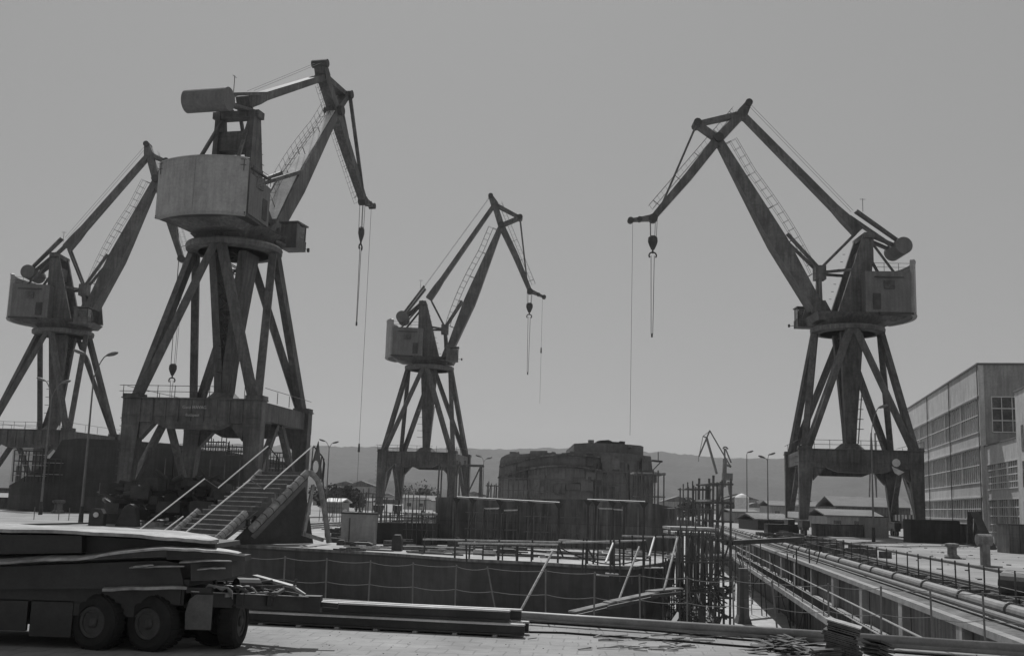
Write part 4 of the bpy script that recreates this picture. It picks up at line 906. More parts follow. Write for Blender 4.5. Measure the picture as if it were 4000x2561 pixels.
tower('thin scaffold standing close along the right half of the stern', 2330, 2500, 1840, .15, 138, 7, 4, 1.2, r=.045)
tower('short scaffold against the face of the hull block, left part', 1830, 2010, 2000, .15, 71, 7, 2, .8, r=.03)
tower('short scaffold against the face of the hull block, centre', 2060, 2260, 2015, .15, 70.5, 8, 2, .8, r=.03)
tower('scaffold among the clutter just right of the steel locker', 1470, 1560, 2000, .15, 72, 5, 2, 1., r=.03, deck=(1,))
tower('scaffold between the locker scaffold and the hull block', 1590, 1690, 2010, .15, 70, 5, 2, 1., r=.03, deck=(2,))
tower('low scaffold behind the nearest crane right leg, against the hills', 1255, 1330, 1925, .15, 130, 4, 2, 1.5, r=.04)
tower('scaffold bay under the nearest crane portal opening', 720, 900, 1880, .15, 125, 7, 4, 1.5, r=.05)
r12 = random.Random(77)
pr_ = thing('pipe_stack', 'long pipes and angle bars laid across the deck below the middle crane', 'pipe stack', G(1600, 2075, .12))
for i in range(26):
    a = G(r12.uniform(1300, 1700), r12.uniform(2050, 2120), .12); an = r12.uniform(-.5, .5); L_ = r12.uniform(2, 6); MB().beam(a+Vector((0, 0, .1+.03*i)), a+Vector((math.cos(an)*L_, math.sin(an)*L_, .1+.03*i+r12.uniform(-.1, .5))), .09, .09).build('bar', r12.choice(['dark_steel', 'light_plate', 'scaffold_steel']), pr_)
# deck clutter
m = MB(); a, b = G(1452, 2122, .12), G(1704, 2128, .12); m.prism([a, b, b+Vector((0, 0, 1.35)), a+Vector((0, 0, 1.3))], (0, .3, 0)); m.prism([b+Vector((-.3, .31, 0)), b+Vector((-.3, 8, 0)), b+Vector((-.3, 8, 1.3)), b+Vector((-.3, .31, 1.3))], (.28, 0, 0)); m.build('deck_coaming', 'hull_steel', label='low dark steel coaming on the deck left of the hull block', cat='coaming')
cab = thing('steel_locker', 'pale grey steel locker with dark rim on the deck right of the stairs', 'locker', G(1395, 2125, .12))
c_ = G(1395, 2125, .12); wv = (1455-1325)/F*c_.y; hv = (2125-2008)/F*c_.y
MB().box((c_.x, c_.y+.6, .12+hv/2), (wv, 1.2, hv)).build('body', 'crane_plate', cab, bevel=.03)
MB().box((c_.x, c_.y+.6, .13+hv), (wv+.12, 1.32, .1)).build('lid', 'dark_steel', cab); MB().box((c_.x-wv*.25, c_.y-.02, .12+hv*.45), (.05, .04, hv*.8)).build('handle_bar', 'dark_steel', cab)
for i, (px, py, wd, ht, mt, lab) in enumerate([(1548, 2150, .55, .85, 'dark_steel', 'rounded dark winch cover on the deck edge'), (1700, 2150, 4.4, .55, 'hull_primer', 'long low dark trough on the deck edge'), (1410, 2138, 1.3, .3, 'dark_steel', 'low dark fitting in front of the steel locker'), (1980, 2165, 1.2, .3, 'dark_steel', 'dark fitting at the middle of the deck edge'), (1330, 2128, .5, .3, 'dark_steel', 'small dark fitting just right of the stairs foot')]):
    c_ = G(px, py, .12); m = MB()
    prof_ = [(-wd/2, 0), (wd/2, 0), (wd/2*.95, ht*.7), (wd/2*.6, ht), (-wd/2*.6, ht), (-wd/2*.95, ht*.7)] if wd < 3 else [(-wd/2, 0), (wd/2, 0), (wd/2, ht), (wd/2-.1, ht), (wd/2-.1, .2), (-wd/2+.1, .2), (-wd/2+.1, ht), (-wd/2, ht)]
    m.prism([(c_.x+a, c_.y, .12+z) for a, z in prof_], (0, .8, 0)); m.build('deck_fitting', mt, label=lab, cat='fitting', bevel=.02)
r5 = random.Random(11)
for i in range(120):
    px = r5.uniform(1280, 2550); py = r5.uniform(2045, 2140) if i < 80 else r5.uniform(2135, 2150+(px-1280)*.035); c_ = G(px, py, .12); q5 = 1. if i < 80 else .45; sx, sy, sz = r5.uniform(.2, 1.6)*q5, r5.uniform(.1, .6)*q5, r5.uniform(.08, .5)*q5
    m = MB().box((c_.x, c_.y, .12+sz/2), (sx, sy, sz), r5.uniform(-.6, .6))
    if sz > .25: m.box((c_.x+sx*.3, c_.y+.2, .12+sz*.8), (sx*.4, sy*.6, sz*.9), r5.uniform(-.5, .5))
    else: m.beam((c_.x-.8, c_.y, .2), (c_.x+r5.uniform(.5, 2.6), c_.y+r5.uniform(-1, 1), .15), .08, .08)
    m.build('deck_scrap', r5.choice(['scrap', 'dark_steel', 'light_plate', 'timber', 'crane_plate'] if i >= 80 else ['scrap', 'dark_steel', 'hull_primer', 'dark_steel', 'timber']), label='piece of scrap steel or timber lying about on the pale deck', cat='scrap', group='scrap lying on the deck')
# machinery heap below the nearest crane
r6 = random.Random(5); m = MB()
for i in range(110):
    px = r6.uniform(430, 900); py = r6.uniform(1880, 2020)-(0 if px > 500 else -20); Y = r6.uniform(96, 108); c_ = D(px, py, Y)
    m.box((c_.x, c_.y, max(c_.z, .3)), (r6.uniform(.3, 2.0), r6.uniform(.3, 1.5), r6.uniform(.2, 1.2)), r6.uniform(-.5, .5))
    v_ = Vector((r6.uniform(-2, 2), r6.uniform(-.5, .5), r6.uniform(-.8, 1.2))); c_.z = max(c_.z, .6); m.cyl(c_, c_+v_, r6.uniform(.04, .3), n=8)
m.build('machinery_heap', 'dark_steel', kind='stuff', label='jumble of dark machinery and boxes beneath the nearest crane', cat='machinery')
r7 = random.Random(6); m = MB()
for i in range(160):
    px = r7.uniform(560, 900); py = r7.uniform(1985, 2060); c_ = G(px, py, 0); s_ = r7.uniform(.15, .7)
    m.box((c_.x, c_.y, s_*.3), (s_, s_*.7, s_*.7), r7.uniform(0, 3))
m.build('rubble', 'coping', kind='stuff', label='rubble and light scrap on the quay behind the stairs', cat='rubble')
# ------------------------------------------------------------ lamps
def lamp(lab, xb, yb, Y, zt, arms, zbase=0., rr=.11, grp='twin lamp posts'):
    b = D(xb, yb, Y); b.z = zbase; root = thing('lamp_post', lab, 'lamp post', b, grp)
    m = MB().cyl(b+Vector((0, 0, .0)), b+Vector((0, 0, 1.5)), rr*2.0, rr*1.6, 12); m.build('base', 'dark_steel', root)
    MB().cyl(b+Vector((0, 0, 1.5)), b+Vector((0, 0, zt)), rr*1.15, rr*.6, 10).build('pole', 'lamp_metal', root)
    top = b+Vector((0, 0, zt))
    for dx, dz in arms:
        s = 1 if dx > 0 else -1; pts = [top+Vector((dx*.55*t**1.6, 0, dz*t)) if t < .7 else top+Vector((dx*(.55*t**1.6+.0)+dx*.5*(t-.7), 0, dz*(.7+.3*math.sin((t-.7)/.3*1.57)))) for t in [k/8 for k in range(9)]]
        ar = MB().path(pts, rr*.45, 6).build('arm', 'lamp_metal', root)
        e = pts[-1]; d_ = Vector((s*.9, 0, .28)).normalized()
        MB().loft([[e+d_*t+Vector((0, math.cos(a)*r*.8, 0))+Vector((-d_.z, 0, d_.x))*math.sin(a)*r*.55 for a in [k*math.pi/5 for k in range(10)]] for t, r in ((-.15, .07), (.1, .24), (.5, .34), (.85, .26), (1.0, .08))]).build('lamp_head', 'lamp_metal', ar, smooth=True)
    return root
def zof(px, py, Y): return D(px, py, Y).z
lamp('taller of the two twin lamp posts at the far left, before the black hull', 315, 2036, 98, zof(362, 1490, 98), [(-1.5, 2.5), (1.5, 2.4)])
lamp('shorter twin lamp post on the quay nearest the left edge', 158, 2000, 128, zof(200, 1560, 128), [(-1.4, 2.2), (1.6, 2.0)], rr=.12)
lamp('twin lamp post against the hills right of the stairs', 1275, 1945, 190, zof(1283, 1752, 190), [(-1.2, 1.3), (.9, 1.0)], rr=.11)
lamp('small twin lamp post between the middle crane and the ship stern', 1885, 1945, 200, zof(1886, 1805, 200), [(-.8, 1.0), (.8, .7)], rr=.09)
lamp('lamp post with one dark head left of the two posts near the sheds', 2918, 2010, 190, zof(2918, 1775, 190), [(.25, .4)], rr=.1)
lamp('lamp post with a curved neck immediately left of the right crane portal', 3000, 2015, 170, zof(3003, 1800, 170), [(.35, 1.0), (-.7, .5)], rr=.1)
lamp('tall lamp post standing in front of the right crane portal', 3412, 2080, 118, zof(3425, 1700, 118), [(1.3, 3.0)], rr=.1)
# ------------------------------------------------------------ quay furniture, left
def bollard(px, py, s, lab, mt='old_stone'):
    c_ = G(px, py); m = MB().lathe(c_, [(.55*s, 0), (.55*s, .12*s), (.34*s, .3*s), (.32*s, .75*s), (.52*s, .9*s), (.5*s, 1.05*s), (.2*s, 1.1*s)], 20)
    return m.build('bollard', mt, label=lab, cat='bollard', group='mooring bollards', smooth=False)
bollard(430, 2015, 2.0, 'wide pale mooring bollard on the left quay, right of the taller lamp post')
bollard(226, 2003, 1.5, 'mooring bollard with bright cap by the left edge', 'hull_primer')
bollard(3720, 2180, .95, 'squat pale mooring bollard on the sunlit right quay')
vp = G(3850, 2212); vt = thing('vent_post', 'pale concrete post with rounded hood on the right quay', 'vent', vp)
MB().box((vp.x, vp.y, .65), (.45, .45, 1.3)).build('post', 'old_stone', vt, bevel=.03); MB().box((vp.x, vp.y, .04), (1.5, 1.2, .08)).build('plinth', 'old_stone', vt)
m = MB().cyl((vp.x-.45, vp.y, 1.55), (vp.x+.38, vp.y, 1.55), .34, n=20); m.build('hood', 'old_stone', vt, smooth=False)
c_ = G(372, 2052); m = MB(); m.prism([(c_.x-.6, c_.y, 0), (c_.x+.6, c_.y, 0), (c_.x+.6, c_.y, 1.0), (c_.x+.35, c_.y, 1.4), (c_.x-.35, c_.y, 1.4), (c_.x-.6, c_.y, 1.0)], (0, .8, 0))
sh = m.build('fairlead', 'dark_steel', label='small dark arched fairlead with a bright roller on the left quay', cat='fairlead'); MB().cyl((c_.x, c_.y-.12, .9), (c_.x, c_.y-.002, .9), .22, n=14).build('roller', 'white_paint', sh)
c_ = G(488, 2055); m = MB(); m.prism([(c_.x-.9, c_.y, 0), (c_.x+1.0, c_.y, 0), (c_.x+.75, c_.y, 1.6), (c_.x+.3, c_.y, 1.9), (c_.x-.2, c_.y, 1.7)], (0, 1., 0)); m.build('capstan', 'dark_steel', label='dark hunched capstan on the left quay right of the fairlead', cat='capstan', bevel=.08)
# low barrier wall on the far left quay
m = MB(); a, b = G(-300, 1980), G(600, 1996); m.prism([a, b, b+Vector((0, 0, 1.6)), a+Vector((0, 0, 1.6))], (0, .5, 0)); m.build('barrier_wall', 'hull_primer', label='long low dark barrier at the foot of the black hull', cat='barrier')
m = MB(); m.cyl(a+Vector((0, -.1, 2.4)), G(420, 1992)+Vector((0, 0, 2.4)), .09, n=6); m.build('long_pipe', 'crane_plate', label='thin pale pipe running above the low dark barrier, far left', cat='pipe')
rl_ = thing('quay_railing', 'thin post railing on the left quay edge', 'railing', G(250, 2030))
for i, px in enumerate((132, 228, 268, 430, 520, 620)):
    c_ = G(px, 2026+px*.02); MB().cyl(c_, c_+Vector((0, 0, 1.2)), .04, n=5).build('post', 'lamp_metal', rl_)
# containers / dark boxes, right quay
def wagon(lab, x0, x1, yb, yt, mt, name='steel_container', cat='container', ribs=True, depth=2.4, lid=False):
    a, b = G(x0, yb), G(x1, yb+(x1-x0)*.03); h = (yb-yt)/F*a.y; t = thing(name, lab, cat, (a+b)/2)
    d_ = (b-a).normalized(); n_ = Vector((-d_.y, d_.x, 0))
    MB().prism([a, b, b+n_*depth, a+n_*depth], (0, 0, h)).build('body', mt, t, bevel=.03)
    m = MB(); L_ = (b-a).length; k = max(3, int(L_/.8))
    for i in range(k+1): q = a.lerp(b, i/k); m.beam(q-n_*.04+Vector((0, 0, .05)), q-n_*.04+Vector((0, 0, h-.05)), .09, .09)
    m.beam(a-n_*.05+Vector((0, 0, h*.5)), b-n_*.05+Vector((0, 0, h*.5)), .07, .07); m.build('ribs', mt, t)
    MB().prism([a-n_*.05-d_*.05+Vector((0, 0, h+.002)), b-n_*.05+d_*.05+Vector((0, 0, h+.002)), b+n_*depth+Vector((0, 0, h+.002)), a+n_*depth+Vector((0, 0, h+.002))], (0, 0, .08)).build('rim', 'dark_steel', t); return t
wagon('long dark open container below the right crane, in front of the pale sheds', 3190, 3370, 2092, 2048, 'hull_primer')
wagon('dark container with light front between the right crane legs', 3380, 3470, 2098, 2020, 'crane_plate')
wagon('long dark container at the foot of the factory, left one', 3560, 3750, 2118, 2032, 'hull_steel')
wagon('short dark container at the foot of the factory beside the leaning plates', 3752, 3800, 2120, 2050, 'hull_primer')
wagon('dark rusty container at the right edge', 3945, 4080, 2160, 2052, 'hull_primer')
wagon('low dark container left of the right crane front leg', 3000, 3120, 2080, 2048, 'hull_steel')
# leaning plates
for i, (x0, x1, yb, yt, lean, mt) in enumerate([(3778, 3800, 2128, 2000, .5, 'scrap'), (3800, 3815, 2126, 1998, .7, 'fender'), (3815, 3832, 2130, 1998, .6, 'scrap'), (3862, 3895, 2145, 2003, -1.2, 'dark_steel'), (3838, 3862, 2090, 2005, -.3, 'dark_steel')]):
    b = G(x0, yb); b2 = G(x1, yb); h = (yb-yt)/F*b.y
    m = MB().prism([b, b2, b2+Vector((lean, .8, h)), b+Vector((lean, .8, h*.99))], (0, .12, 0))
    m.build('leaning_plate', mt, label=['leftmost rusty plate leaning upright near the factory', 'paler narrow plate second from the left in the leaning row', 'dark plate third from the left in the leaning row', 'wide black plate tilting right behind the vent post', 'short dark plate between the leaning rows'][i], cat='steel plate', group='steel plates leaning upright')
# pipes and rails along the right dock edge
MB().cyl(K(AW+1.25, eR.dot(dd)+1, .3), K(AW+1.25, 200, .3), .19, n=14).build('quay_pipe', 'kerb_pipe', label='thick pale pipe beside the coping of the right dock wall', cat='pipe')
MB().cyl(K(AW+.75, eR.dot(dd)+1, .2), K(AW+.75, 200, .2), .1, n=10).build('quay_pipe', 'lamp_metal', label='thinner dark pipe between coping and thick pale pipe', cat='pipe')
for i in range(34):
    b = eR.dot(dd)+3+i*4.6+rnd.uniform(-1, 1); MB().cyl(K(AW+1.25, b, .3), K(AW+1.25, b+.14, .3), .25, n=14).build('pipe_collar', 'lamp_metal', label='collar clamped round the pale quay pipe', cat='collar', group='collars on the quay pipe')
    if i % 2: MB().prism(flat([K(AW+.98, b+1, 0), K(AW+1.5, b+1, 0), K(AW+1.5, b+1.3, 0), K(AW+.98, b+1.3, 0)], .001), (0, 0, .12)).build('pipe_saddle', 'old_stone', label='low saddle block under the pale quay pipe', cat='block', group='saddles under the quay pipe')
for i, a in enumerate((3.6, 4.1, 4.7)):
    MB().prism(flat([K(AW+a, 25), K(AW+a+.12, 25), K(AW+a+.12, 140), K(AW+a, 140)], .004), (0, 0, .14)).build('track_rail', 'dark_steel', label=['dark track rail nearest the thick quay pipe', 'middle dark track rail on the right quay', 'dark track rail nearest the sunlit quay floor'][i], cat='rail', group='track rails by the dock')
fr = thing('stake_fence', 'row of thin stakes with wires along the right quay', 'fence', K(AW+3., 50))
stk = [K(AW+2.7, 30+i*1.25*(1+i*.03)) for i in range(26)]
for q in stk: MB().cyl(q, q+Vector((rnd.uniform(-.03, .03), 0, 1.2)), .03, n=5).build('stake', 'dark_steel', fr)
for z in (.6, 1.15): MB().path([q+Vector((0, 0, z)) for q in stk], .01, 4).build('wire', 'lamp_metal', fr)
m = MB(); c_ = G(3950, 2335); m.cyl(c_+Vector((-.1, 0, .5)), c_+dd*-1.0+Vector((.9, -1, .5)), .5, .5, 20, cap=False); m.cyl(c_+Vector((-.1, 0, .5)), c_+dd*-1.0+Vector((.9, -1, .5)), .42, .42, 20, cap=False)
m.build('pipe_section', 'dark_steel', label='large open pipe section lying by the stakes at the right edge', cat='pipe', fix=False)
m = MB()
for i in range(120):
    q = K(AW+rnd.uniform(2.9, 3.5), rnd.uniform(30, 75), 0); s_ = rnd.uniform(.05, .25); m.box(q+Vector((0, 0, s_/2)), (s_*2, s_, s_), rnd.uniform(0, 3))
for i in range(140):
    q = K(AW+rnd.uniform(2.5, 6.5), rnd.uniform(75, 135), 0); s_ = rnd.uniform(.1, .7); m.box(q+Vector((0, 0, s_/2)), (s_*1.6, s_, s_), rnd.uniform(0, 3))
m.build('quay_debris', 'scrap', kind='stuff', label='dark debris scattered along the right quay edge', cat='debris')
# railing on the dock ledge
lr_ = thing('ledge_railing', 'long railing with two rails along the low ledge of the dock wall', 'railing', K(AW-1.5, 60, -1.5))
for z in (.55, 1.1): MB().cyl(K(AW-1.42, b0+2, -1.5+z), K(AW-1.42, 190, -1.5+z), .03, n=6).build('rail', 'crane_plate', lr_)
for i in range(26): q = K(AW-1.42, b0+2+i*3.6, -1.5); MB().cyl(q, q+Vector((0, 0, 1.1)), .025, n=5).build('post', 'lamp_metal', lr_)
m = MB()
for i in range(200): q = K(AW-1.1, b0+2+i*.4, -1.5); m.box(q+Vector((0, 0, .22)), (.06, .06, .44))
m.build('starter_bars', 'dark_steel', kind='stuff', label='row of short dark stakes standing on the dock ledge', cat='stakes')
# scaffold poles on the dock floor
r8 = random.Random(21)
for i in range(26):
    px = r8.uniform(2880, 3330); py = 2240+(px-2880)*.55+r8.uniform(-10, 60); b = G(px, min(py, 2500), ZF)
    if b.dot(dn) > AW-.8: b = b-dn*2.0
    h = r8.uniform(2.2, 5.2); m = MB().cyl(b, b+Vector((r8.uniform(-.2, .2), 0, h)), .04, n=5)
    if i % 3 == 0: m.cyl(b+Vector((0, 0, h*.5)), b+Vector((r8.uniform(-3, 3), r8.uniform(-2, 2), h*.55)), .03, n=4); m.cyl(b, b+Vector((r8.uniform(-2, 2), 0, h)), .03, n=4)
    m.build('staging_pole', 'dark_steel', label='thin upright staging pole on the sunlit dock floor', cat='pole', group='poles on the dock floor')
kb_ = G(2902, 2432, ZF); m = MB(); m.loft([[kb_+Vector((a*.45, b*.6, 0)) for a, b in ((-1, -1), (1, -1), (1, 1), (-1, 1))], [kb_+Vector((a*.3, b*.45, .5)) for a, b in ((-1, -1), (1, -1), (1, 1), (-1, 1))], [kb_+Vector((a*.26, b*.4, 3.3)) for a, b in ((-1, -1), (1, -1), (1, 1), (-1, 1))]])
m.build('dock_pillar', 'hull_primer', label='dark stepped pillar on the dock floor right of the scaffold towers', cat='pillar')
ld = thing('wall_ladder', 'light ladder standing beside the dark dock pillar', 'ladder', G(2925, 2400, ZF))
b = G(2915, 2395, ZF); 
for q in (-.25, .25): MB().cyl(b+Vector((q, -.6, 0)), b+Vector((q-.15, -.6, 4.6)), .035, n=5).build('stile', 'light_plate', ld)
m = MB()
for i in range(14): m.cyl(b+Vector((-.25-.01*i, -.6, .3+i*.32)), b+Vector((.25-.01*i, -.6, .3+i*.32)), .02, n=4)
m.build('rungs', 'light_plate', ld)
# beam across the dock
MB().beam(D(2850, 2118, 75), D(3120, 2105, 82), .5, .3).build('cross_pipe', 'dark_steel', label='dark pipe bridging from the scaffold towers to the right quay', cat='pipe')
# ------------------------------------------------------------ scrap on the apron
r9 = random.Random(3)
for i in range(46):
    px = r9.gauss(2620, 150); py = r9.uniform(2475, 2538); c_ = G(px, py, .03); L_ = r9.uniform(.15, .7); a = r9.gauss(-.1, .45)
    v_ = Vector((math.cos(a), math.sin(a)*1.0, 0))*L_/2; m = MB().beam(c_-v_, c_+v_+Vector((0, 0, r9.uniform(0, .05))), r9.uniform(.02, .06), .015)
    m.build('offcut_strip', r9.choice(['scrap', 'dark_steel', 'fender']), label='thin steel offcut strip scattered on the apron in front of the dock', cat='offcut', group='offcut strips on the apron')
m = MB()
for i in range(70):
    px = r9.gauss(3070, 55); py = r9.uniform(2500, 2560); c_ = G(px, py, 0)+Vector((0, 0, max(.02, r9.uniform(0, .28)*(1-abs(px-3080)/150)))); a = r9.uniform(-1, 1); v_ = Vector((math.cos(a), math.sin(a), r9.uniform(-.3, .3)))*r9.uniform(.1, .32); m.beam(c_-v_, c_+v_, r9.uniform(.04, .18), .012)
for q in m.v: q.z = max(q.z, .016)
m.build('scrap_pile', 'scrap', label='low pile of jagged scrap plates at the bottom, left of the tall stack', cat='scrap pile', kind='stuff')
m = MB()
for i in range(260):
    c_ = G(r9.uniform(950, 4000), r9.uniform(2380, 2561), 0); 
    if (c_-KL).dot(kn) > -1.2: c_ = c_-kn*r9.uniform(1.5, 4)
    s_ = r9.uniform(.004, .013); m.box(c_+Vector((0, 0, s_*.4+.014)), (s_*2, s_*1.4, s_), r9.uniform(0, 3))
m.build('grit', 'scrap', kind='stuff', label='fine grit and crumbs of steel strewn over the paved apron', cat='grit')
m = MB()
for i in range(170):
    c_ = K(AW+r9.uniform(5, 22), r9.uniform(45, 125), 0); s_ = r9.uniform(.02, .11); m.box(c_+Vector((0, 0, s_*.3)), (s_*2.4, s_*1.3, s_*.6), r9.uniform(0, 3))
m.build('quay_litter', 'scrap', kind='stuff', label='small litter strewn over the sunlit right quay', cat='litter')
# stack of plates
base = G(3330, 2600); ps = thing('plate_bundle', 'tall slanting stack of thin dark plates with a bright top, at the bottom edge', 'plate stack', base)
hN = 18
for i in range(hN):
    z = .0+i*.036; cx = base.x-.12+.06*math.sin(i*.5)+r9.uniform(-.03, .03); cy = base.y+.25; M = Matrix.Rotation(-.35+r9.uniform(-.06, .06), 3, 'Z') @ Matrix.Rotation(-.22, 3, 'Y')
    M = Matrix.Rotation(-.35+r9.uniform(-.06, .06), 3, 'Z') @ Matrix.Rotation(.22, 3, 'Y')
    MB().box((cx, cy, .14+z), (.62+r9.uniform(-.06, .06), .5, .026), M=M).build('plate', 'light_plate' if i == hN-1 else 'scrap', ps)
base2 = G(3450, 2590); ps2 = thing('plate_bundle', 'shorter dark heap of plates leaning on the right of the tall stack', 'plate stack', base2)
for i in range(9):
    M = Matrix.Rotation(.5+r9.uniform(-.2, .2), 3, 'Z') @ Matrix.Rotation(.28+r9.uniform(-.08, .08), 3, 'Y'); MB().box((base2.x-.05+r9.uniform(-.04, .04), base2.y+.15, .10+i*.036), (.48+r9.uniform(-.1, .1), .4, .022), M=M).build('plate', 'scrap', ps2)
base3 = G(3230, 2600); ps3 = thing('plate_bundle', 'low rounded bundle of plates at the bottom edge left of the tall stack', 'plate stack', base3)
for i in range(7):
    M = Matrix.Rotation(r9.uniform(-.3, .3), 3, 'Z') @ Matrix.Rotation(-.1, 3, 'Y'); MB().box((base3.x+r9.uniform(-.03, .03), base3.y+.1, .06+i*.04), (.5, .42, .03), M=M).build('plate', 'scrap', ps3)
# ------------------------------------------------------------ factory building
BA = R_(12.2); fd = Vector((math.sin(BA), math.cos(BA), 0)); fn = Vector((math.cos(BA), -math.sin(BA), 0))   # along, and into the building
BY = 130.; BS = BY/105; C0 = D(3838, 2000, BY); C0.z = 0
def BP(s, q, z): return C0+fd*s+fn*q+Vector((0, 0, z))
def zc_(y): return D(3838, y, BY).z
zr_ = zc_(1425); rows = [(zc_(1688), zc_(1547)), (zc_(1885), zc_(1742)), (zc_(2030), zc_(1942))]
Lf = 48.*BS; fac = thing('factory_building', 'long pale three storey factory with bands of windows at the right', 'building', C0)
edges = [0.]+[z for r_ in rows[::-1] for z in r_]+[zr_]
m = MB()
for z0, z1 in zip(edges[::2], edges[1::2]):
    m.prism([BP(0, .1, z0), BP(Lf, .1, z0), BP(Lf, .7, z0), BP(0, .7, z0)], (0, 0, z1-z0))
for z0, z1 in rows:
    for s0, s1 in ((0, .5), (Lf-.5, Lf)): m.prism([BP(s0, .1, z0), BP(s1, .1, z0), BP(s1, .7, z0), BP(s0, .7, z0)], (0, 0, z1-z0))
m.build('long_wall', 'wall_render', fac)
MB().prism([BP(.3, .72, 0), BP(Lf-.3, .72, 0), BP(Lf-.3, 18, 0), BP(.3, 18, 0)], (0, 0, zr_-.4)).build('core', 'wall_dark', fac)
MB().prism([BP(-.15, -.05, zr_+.002), BP(Lf+.1, -.05, zr_+.002), BP(Lf+.1, 18.2, zr_+.002), BP(-.15, 18.2, zr_+.002)], (0, 0, .22)).build('roof', 'roof_sheet', fac)
def window(s0, s1, z0, z1, nx, nz, q=.1, P_=None, parent=None, thick=.09):
    P_ = P_ or BP; m = MB()
    def bar(sa, sb, za, zb, q0, q1): m.prism([P_(sa, q0, za), P_(sb, q0, za), P_(sb, q1, za), P_(sa, q1, za)], (0, 0, zb-za))
    bar(s0, s0+.1, z0+.12, z1-.12, q-.01, q+.3); bar(s1-.1, s1, z0+.12, z1-.12, q-.01, q+.3); bar(s0, s1, z0+.0, z0+.12, q-.1, q+.3); bar(s0, s1, z1-.12, z1, q-.04, q+.3)
    for i in range(1, nx): x = s0+(s1-s0)*i/nx; bar(x-thick/2, x+thick/2, z0+.121, z1-.121, q+.06, q+.16)
    for k in range(1, nz): z = z0+(z1-z0)*k/nz; bar(s0+.101, s1-.101, z-.06, z+.06, q+.03, q+.059)
    w_ = m.build('window', 'window_frame', parent or fac)
    MB().prism([P_(s0, q+.2, z0), P_(s1, q+.2, z0), P_(s1, q+.25, z0), P_(s0, q+.25, z0)], (0, 0, z1-z0)).build('pane', 'glass', w_)
nb = 5
for z0, z1 in rows:
    for i in range(nb):
        s0 = .5+(Lf-1.)*i/nb; s1 = .5+(Lf-1.)*(i+1)/nb; window(s0+.02, s1-.02, z0+.002, z1-.002, 9, 2 if z1-z0 > 2.6 else 2)
for s_ in (.25, 19.5, 38.2): MB().cyl(BP(s_, -.02, .1), BP(s_, -.02, zr_), .07, n=6).build('downpipe', 'lamp_metal', fac)
for z_ in [r_[1] for r_ in rows]: MB().prism([BP(.1, -.02, z_+.003), BP(Lf-.1, -.02, z_+.003), BP(Lf-.1, .095, z_+.003), BP(.1, .095, z_+.003)], (0, 0, .16)).build('lintel', 'window_frame', fac)
# end wall facing the camera
def EP(s, q, z): return C0+fn*s+fd*q+Vector((0, 0, z))
m = MB(); zw0, zw1 = zc_(1688), zc_(1547)
m.prism([EP(.72, -.0, 0), EP(18, 0, 0), EP(18, .28, 0), EP(.72, .28, 0)], (0, 0, zw0)); m.prism([EP(.72, 0, zw1), EP(18, 0, zw1), EP(18, .28, zw1), EP(.72, .28, zw1)], (0, 0, zr_-zw1))
m.prism([EP(.72, 0, zw0), EP(1.4, 0, zw0), EP(1.4, .28, zw0), EP(.72, .28, zw0)], (0, 0, zw1-zw0)); m.build('end_wall', 'wall_dark', fac)  # end wall coloured darker than the long wall to carry its shade
window(1.42, 7.2, zw0+.002, zw1-.002, 5, 3, q=0., P_=EP); window(7.22, 14, zw0+.002, zw1-.002, 5, 3, q=0., P_=EP)
# wing towards the camera
wz = 9.2*BS-.3; wing = thing('factory_wing', 'lower pale wing of the factory between the main block and the right edge', 'building', BP(-6, 0, 0)); L2 = 13.5*BS
wr = [(1.2, 5.0), (6.0, 9.0)]
m = MB(); 
for z0, z1 in zip([0, 5.0, 9.0], [1.2, 6.0, wz]): m.prism([BP(-L2, .5, z0), BP(-.02, .5, z0), BP(-.02, 1.1, z0), BP(-L2, 1.1, z0)], (0, 0, z1-z0))
for z0, z1 in wr:
    for s0, s1 in ((-.9, -.02), (-L2, -L2+.4)): m.prism([BP(s0, .5, z0), BP(s1, .5, z0), BP(s1, 1.1, z0), BP(s0, 1.1, z0)], (0, 0, z1-z0))
m.build('wing_wall', 'wall_render', wing); MB().prism([BP(-L2, 1.12, 0), BP(-.04, 1.12, 0), BP(-.04, 12, 0), BP(-L2, 12, 0)], (0, 0, wz-.2)).build('wing_core', 'wall_dark', wing)
MB().prism([BP(-L2, .4, wz+.002), BP(-.03, .4, wz+.002), BP(-.03, 12, wz+.002), BP(-L2, 12, wz+.002)], (0, 0, .15)).build('wing_roof', 'roof_sheet', wing)
for z0, z1 in wr:
    for i in range(3): s0 = -.9-(L2-1.3)*(i+1)/3; s1 = -.9-(L2-1.3)*i/3; window(s0+.05, s1-.05, z0+.002, z1-.002, 5, 4, q=.5, parent=wing, thick=.06)
# third block at the frame edge
tb3 = thing('end_block', 'tall pale block cut by the right edge of the view', 'building', BP(-L2-6, 0, 0)); z3 = D(3975, 1535, 92*BS).z
s3 = -L2-.05; m = MB().prism([BP(s3, .3, 0), BP(s3-26, .3, 0), BP(s3-26, 14, 0), BP(s3, 14, 0)], (0, 0, z3)); m.build('block_wall', 'wall_render', tb3)
MB().prism([BP(s3+.1, .2, z3+.002), BP(s3-26, .2, z3+.002), BP(s3-26, 14, z3+.002), BP(s3+.1, 14, z3+.002)], (0, 0, .2)).build('block_roof', 'roof_sheet', tb3)
for z0 in (2., 6.0, 9.6):
    for k in range(4):
        s0 = s3-2.2-k*4.; MB().prism([BP(s0, .26, z0), BP(s0-.9, .26, z0), BP(s0-.9, .31, z0), BP(s0, .31, z0)], (0, 0, 2.6)).build('window', 'glass', tb3)
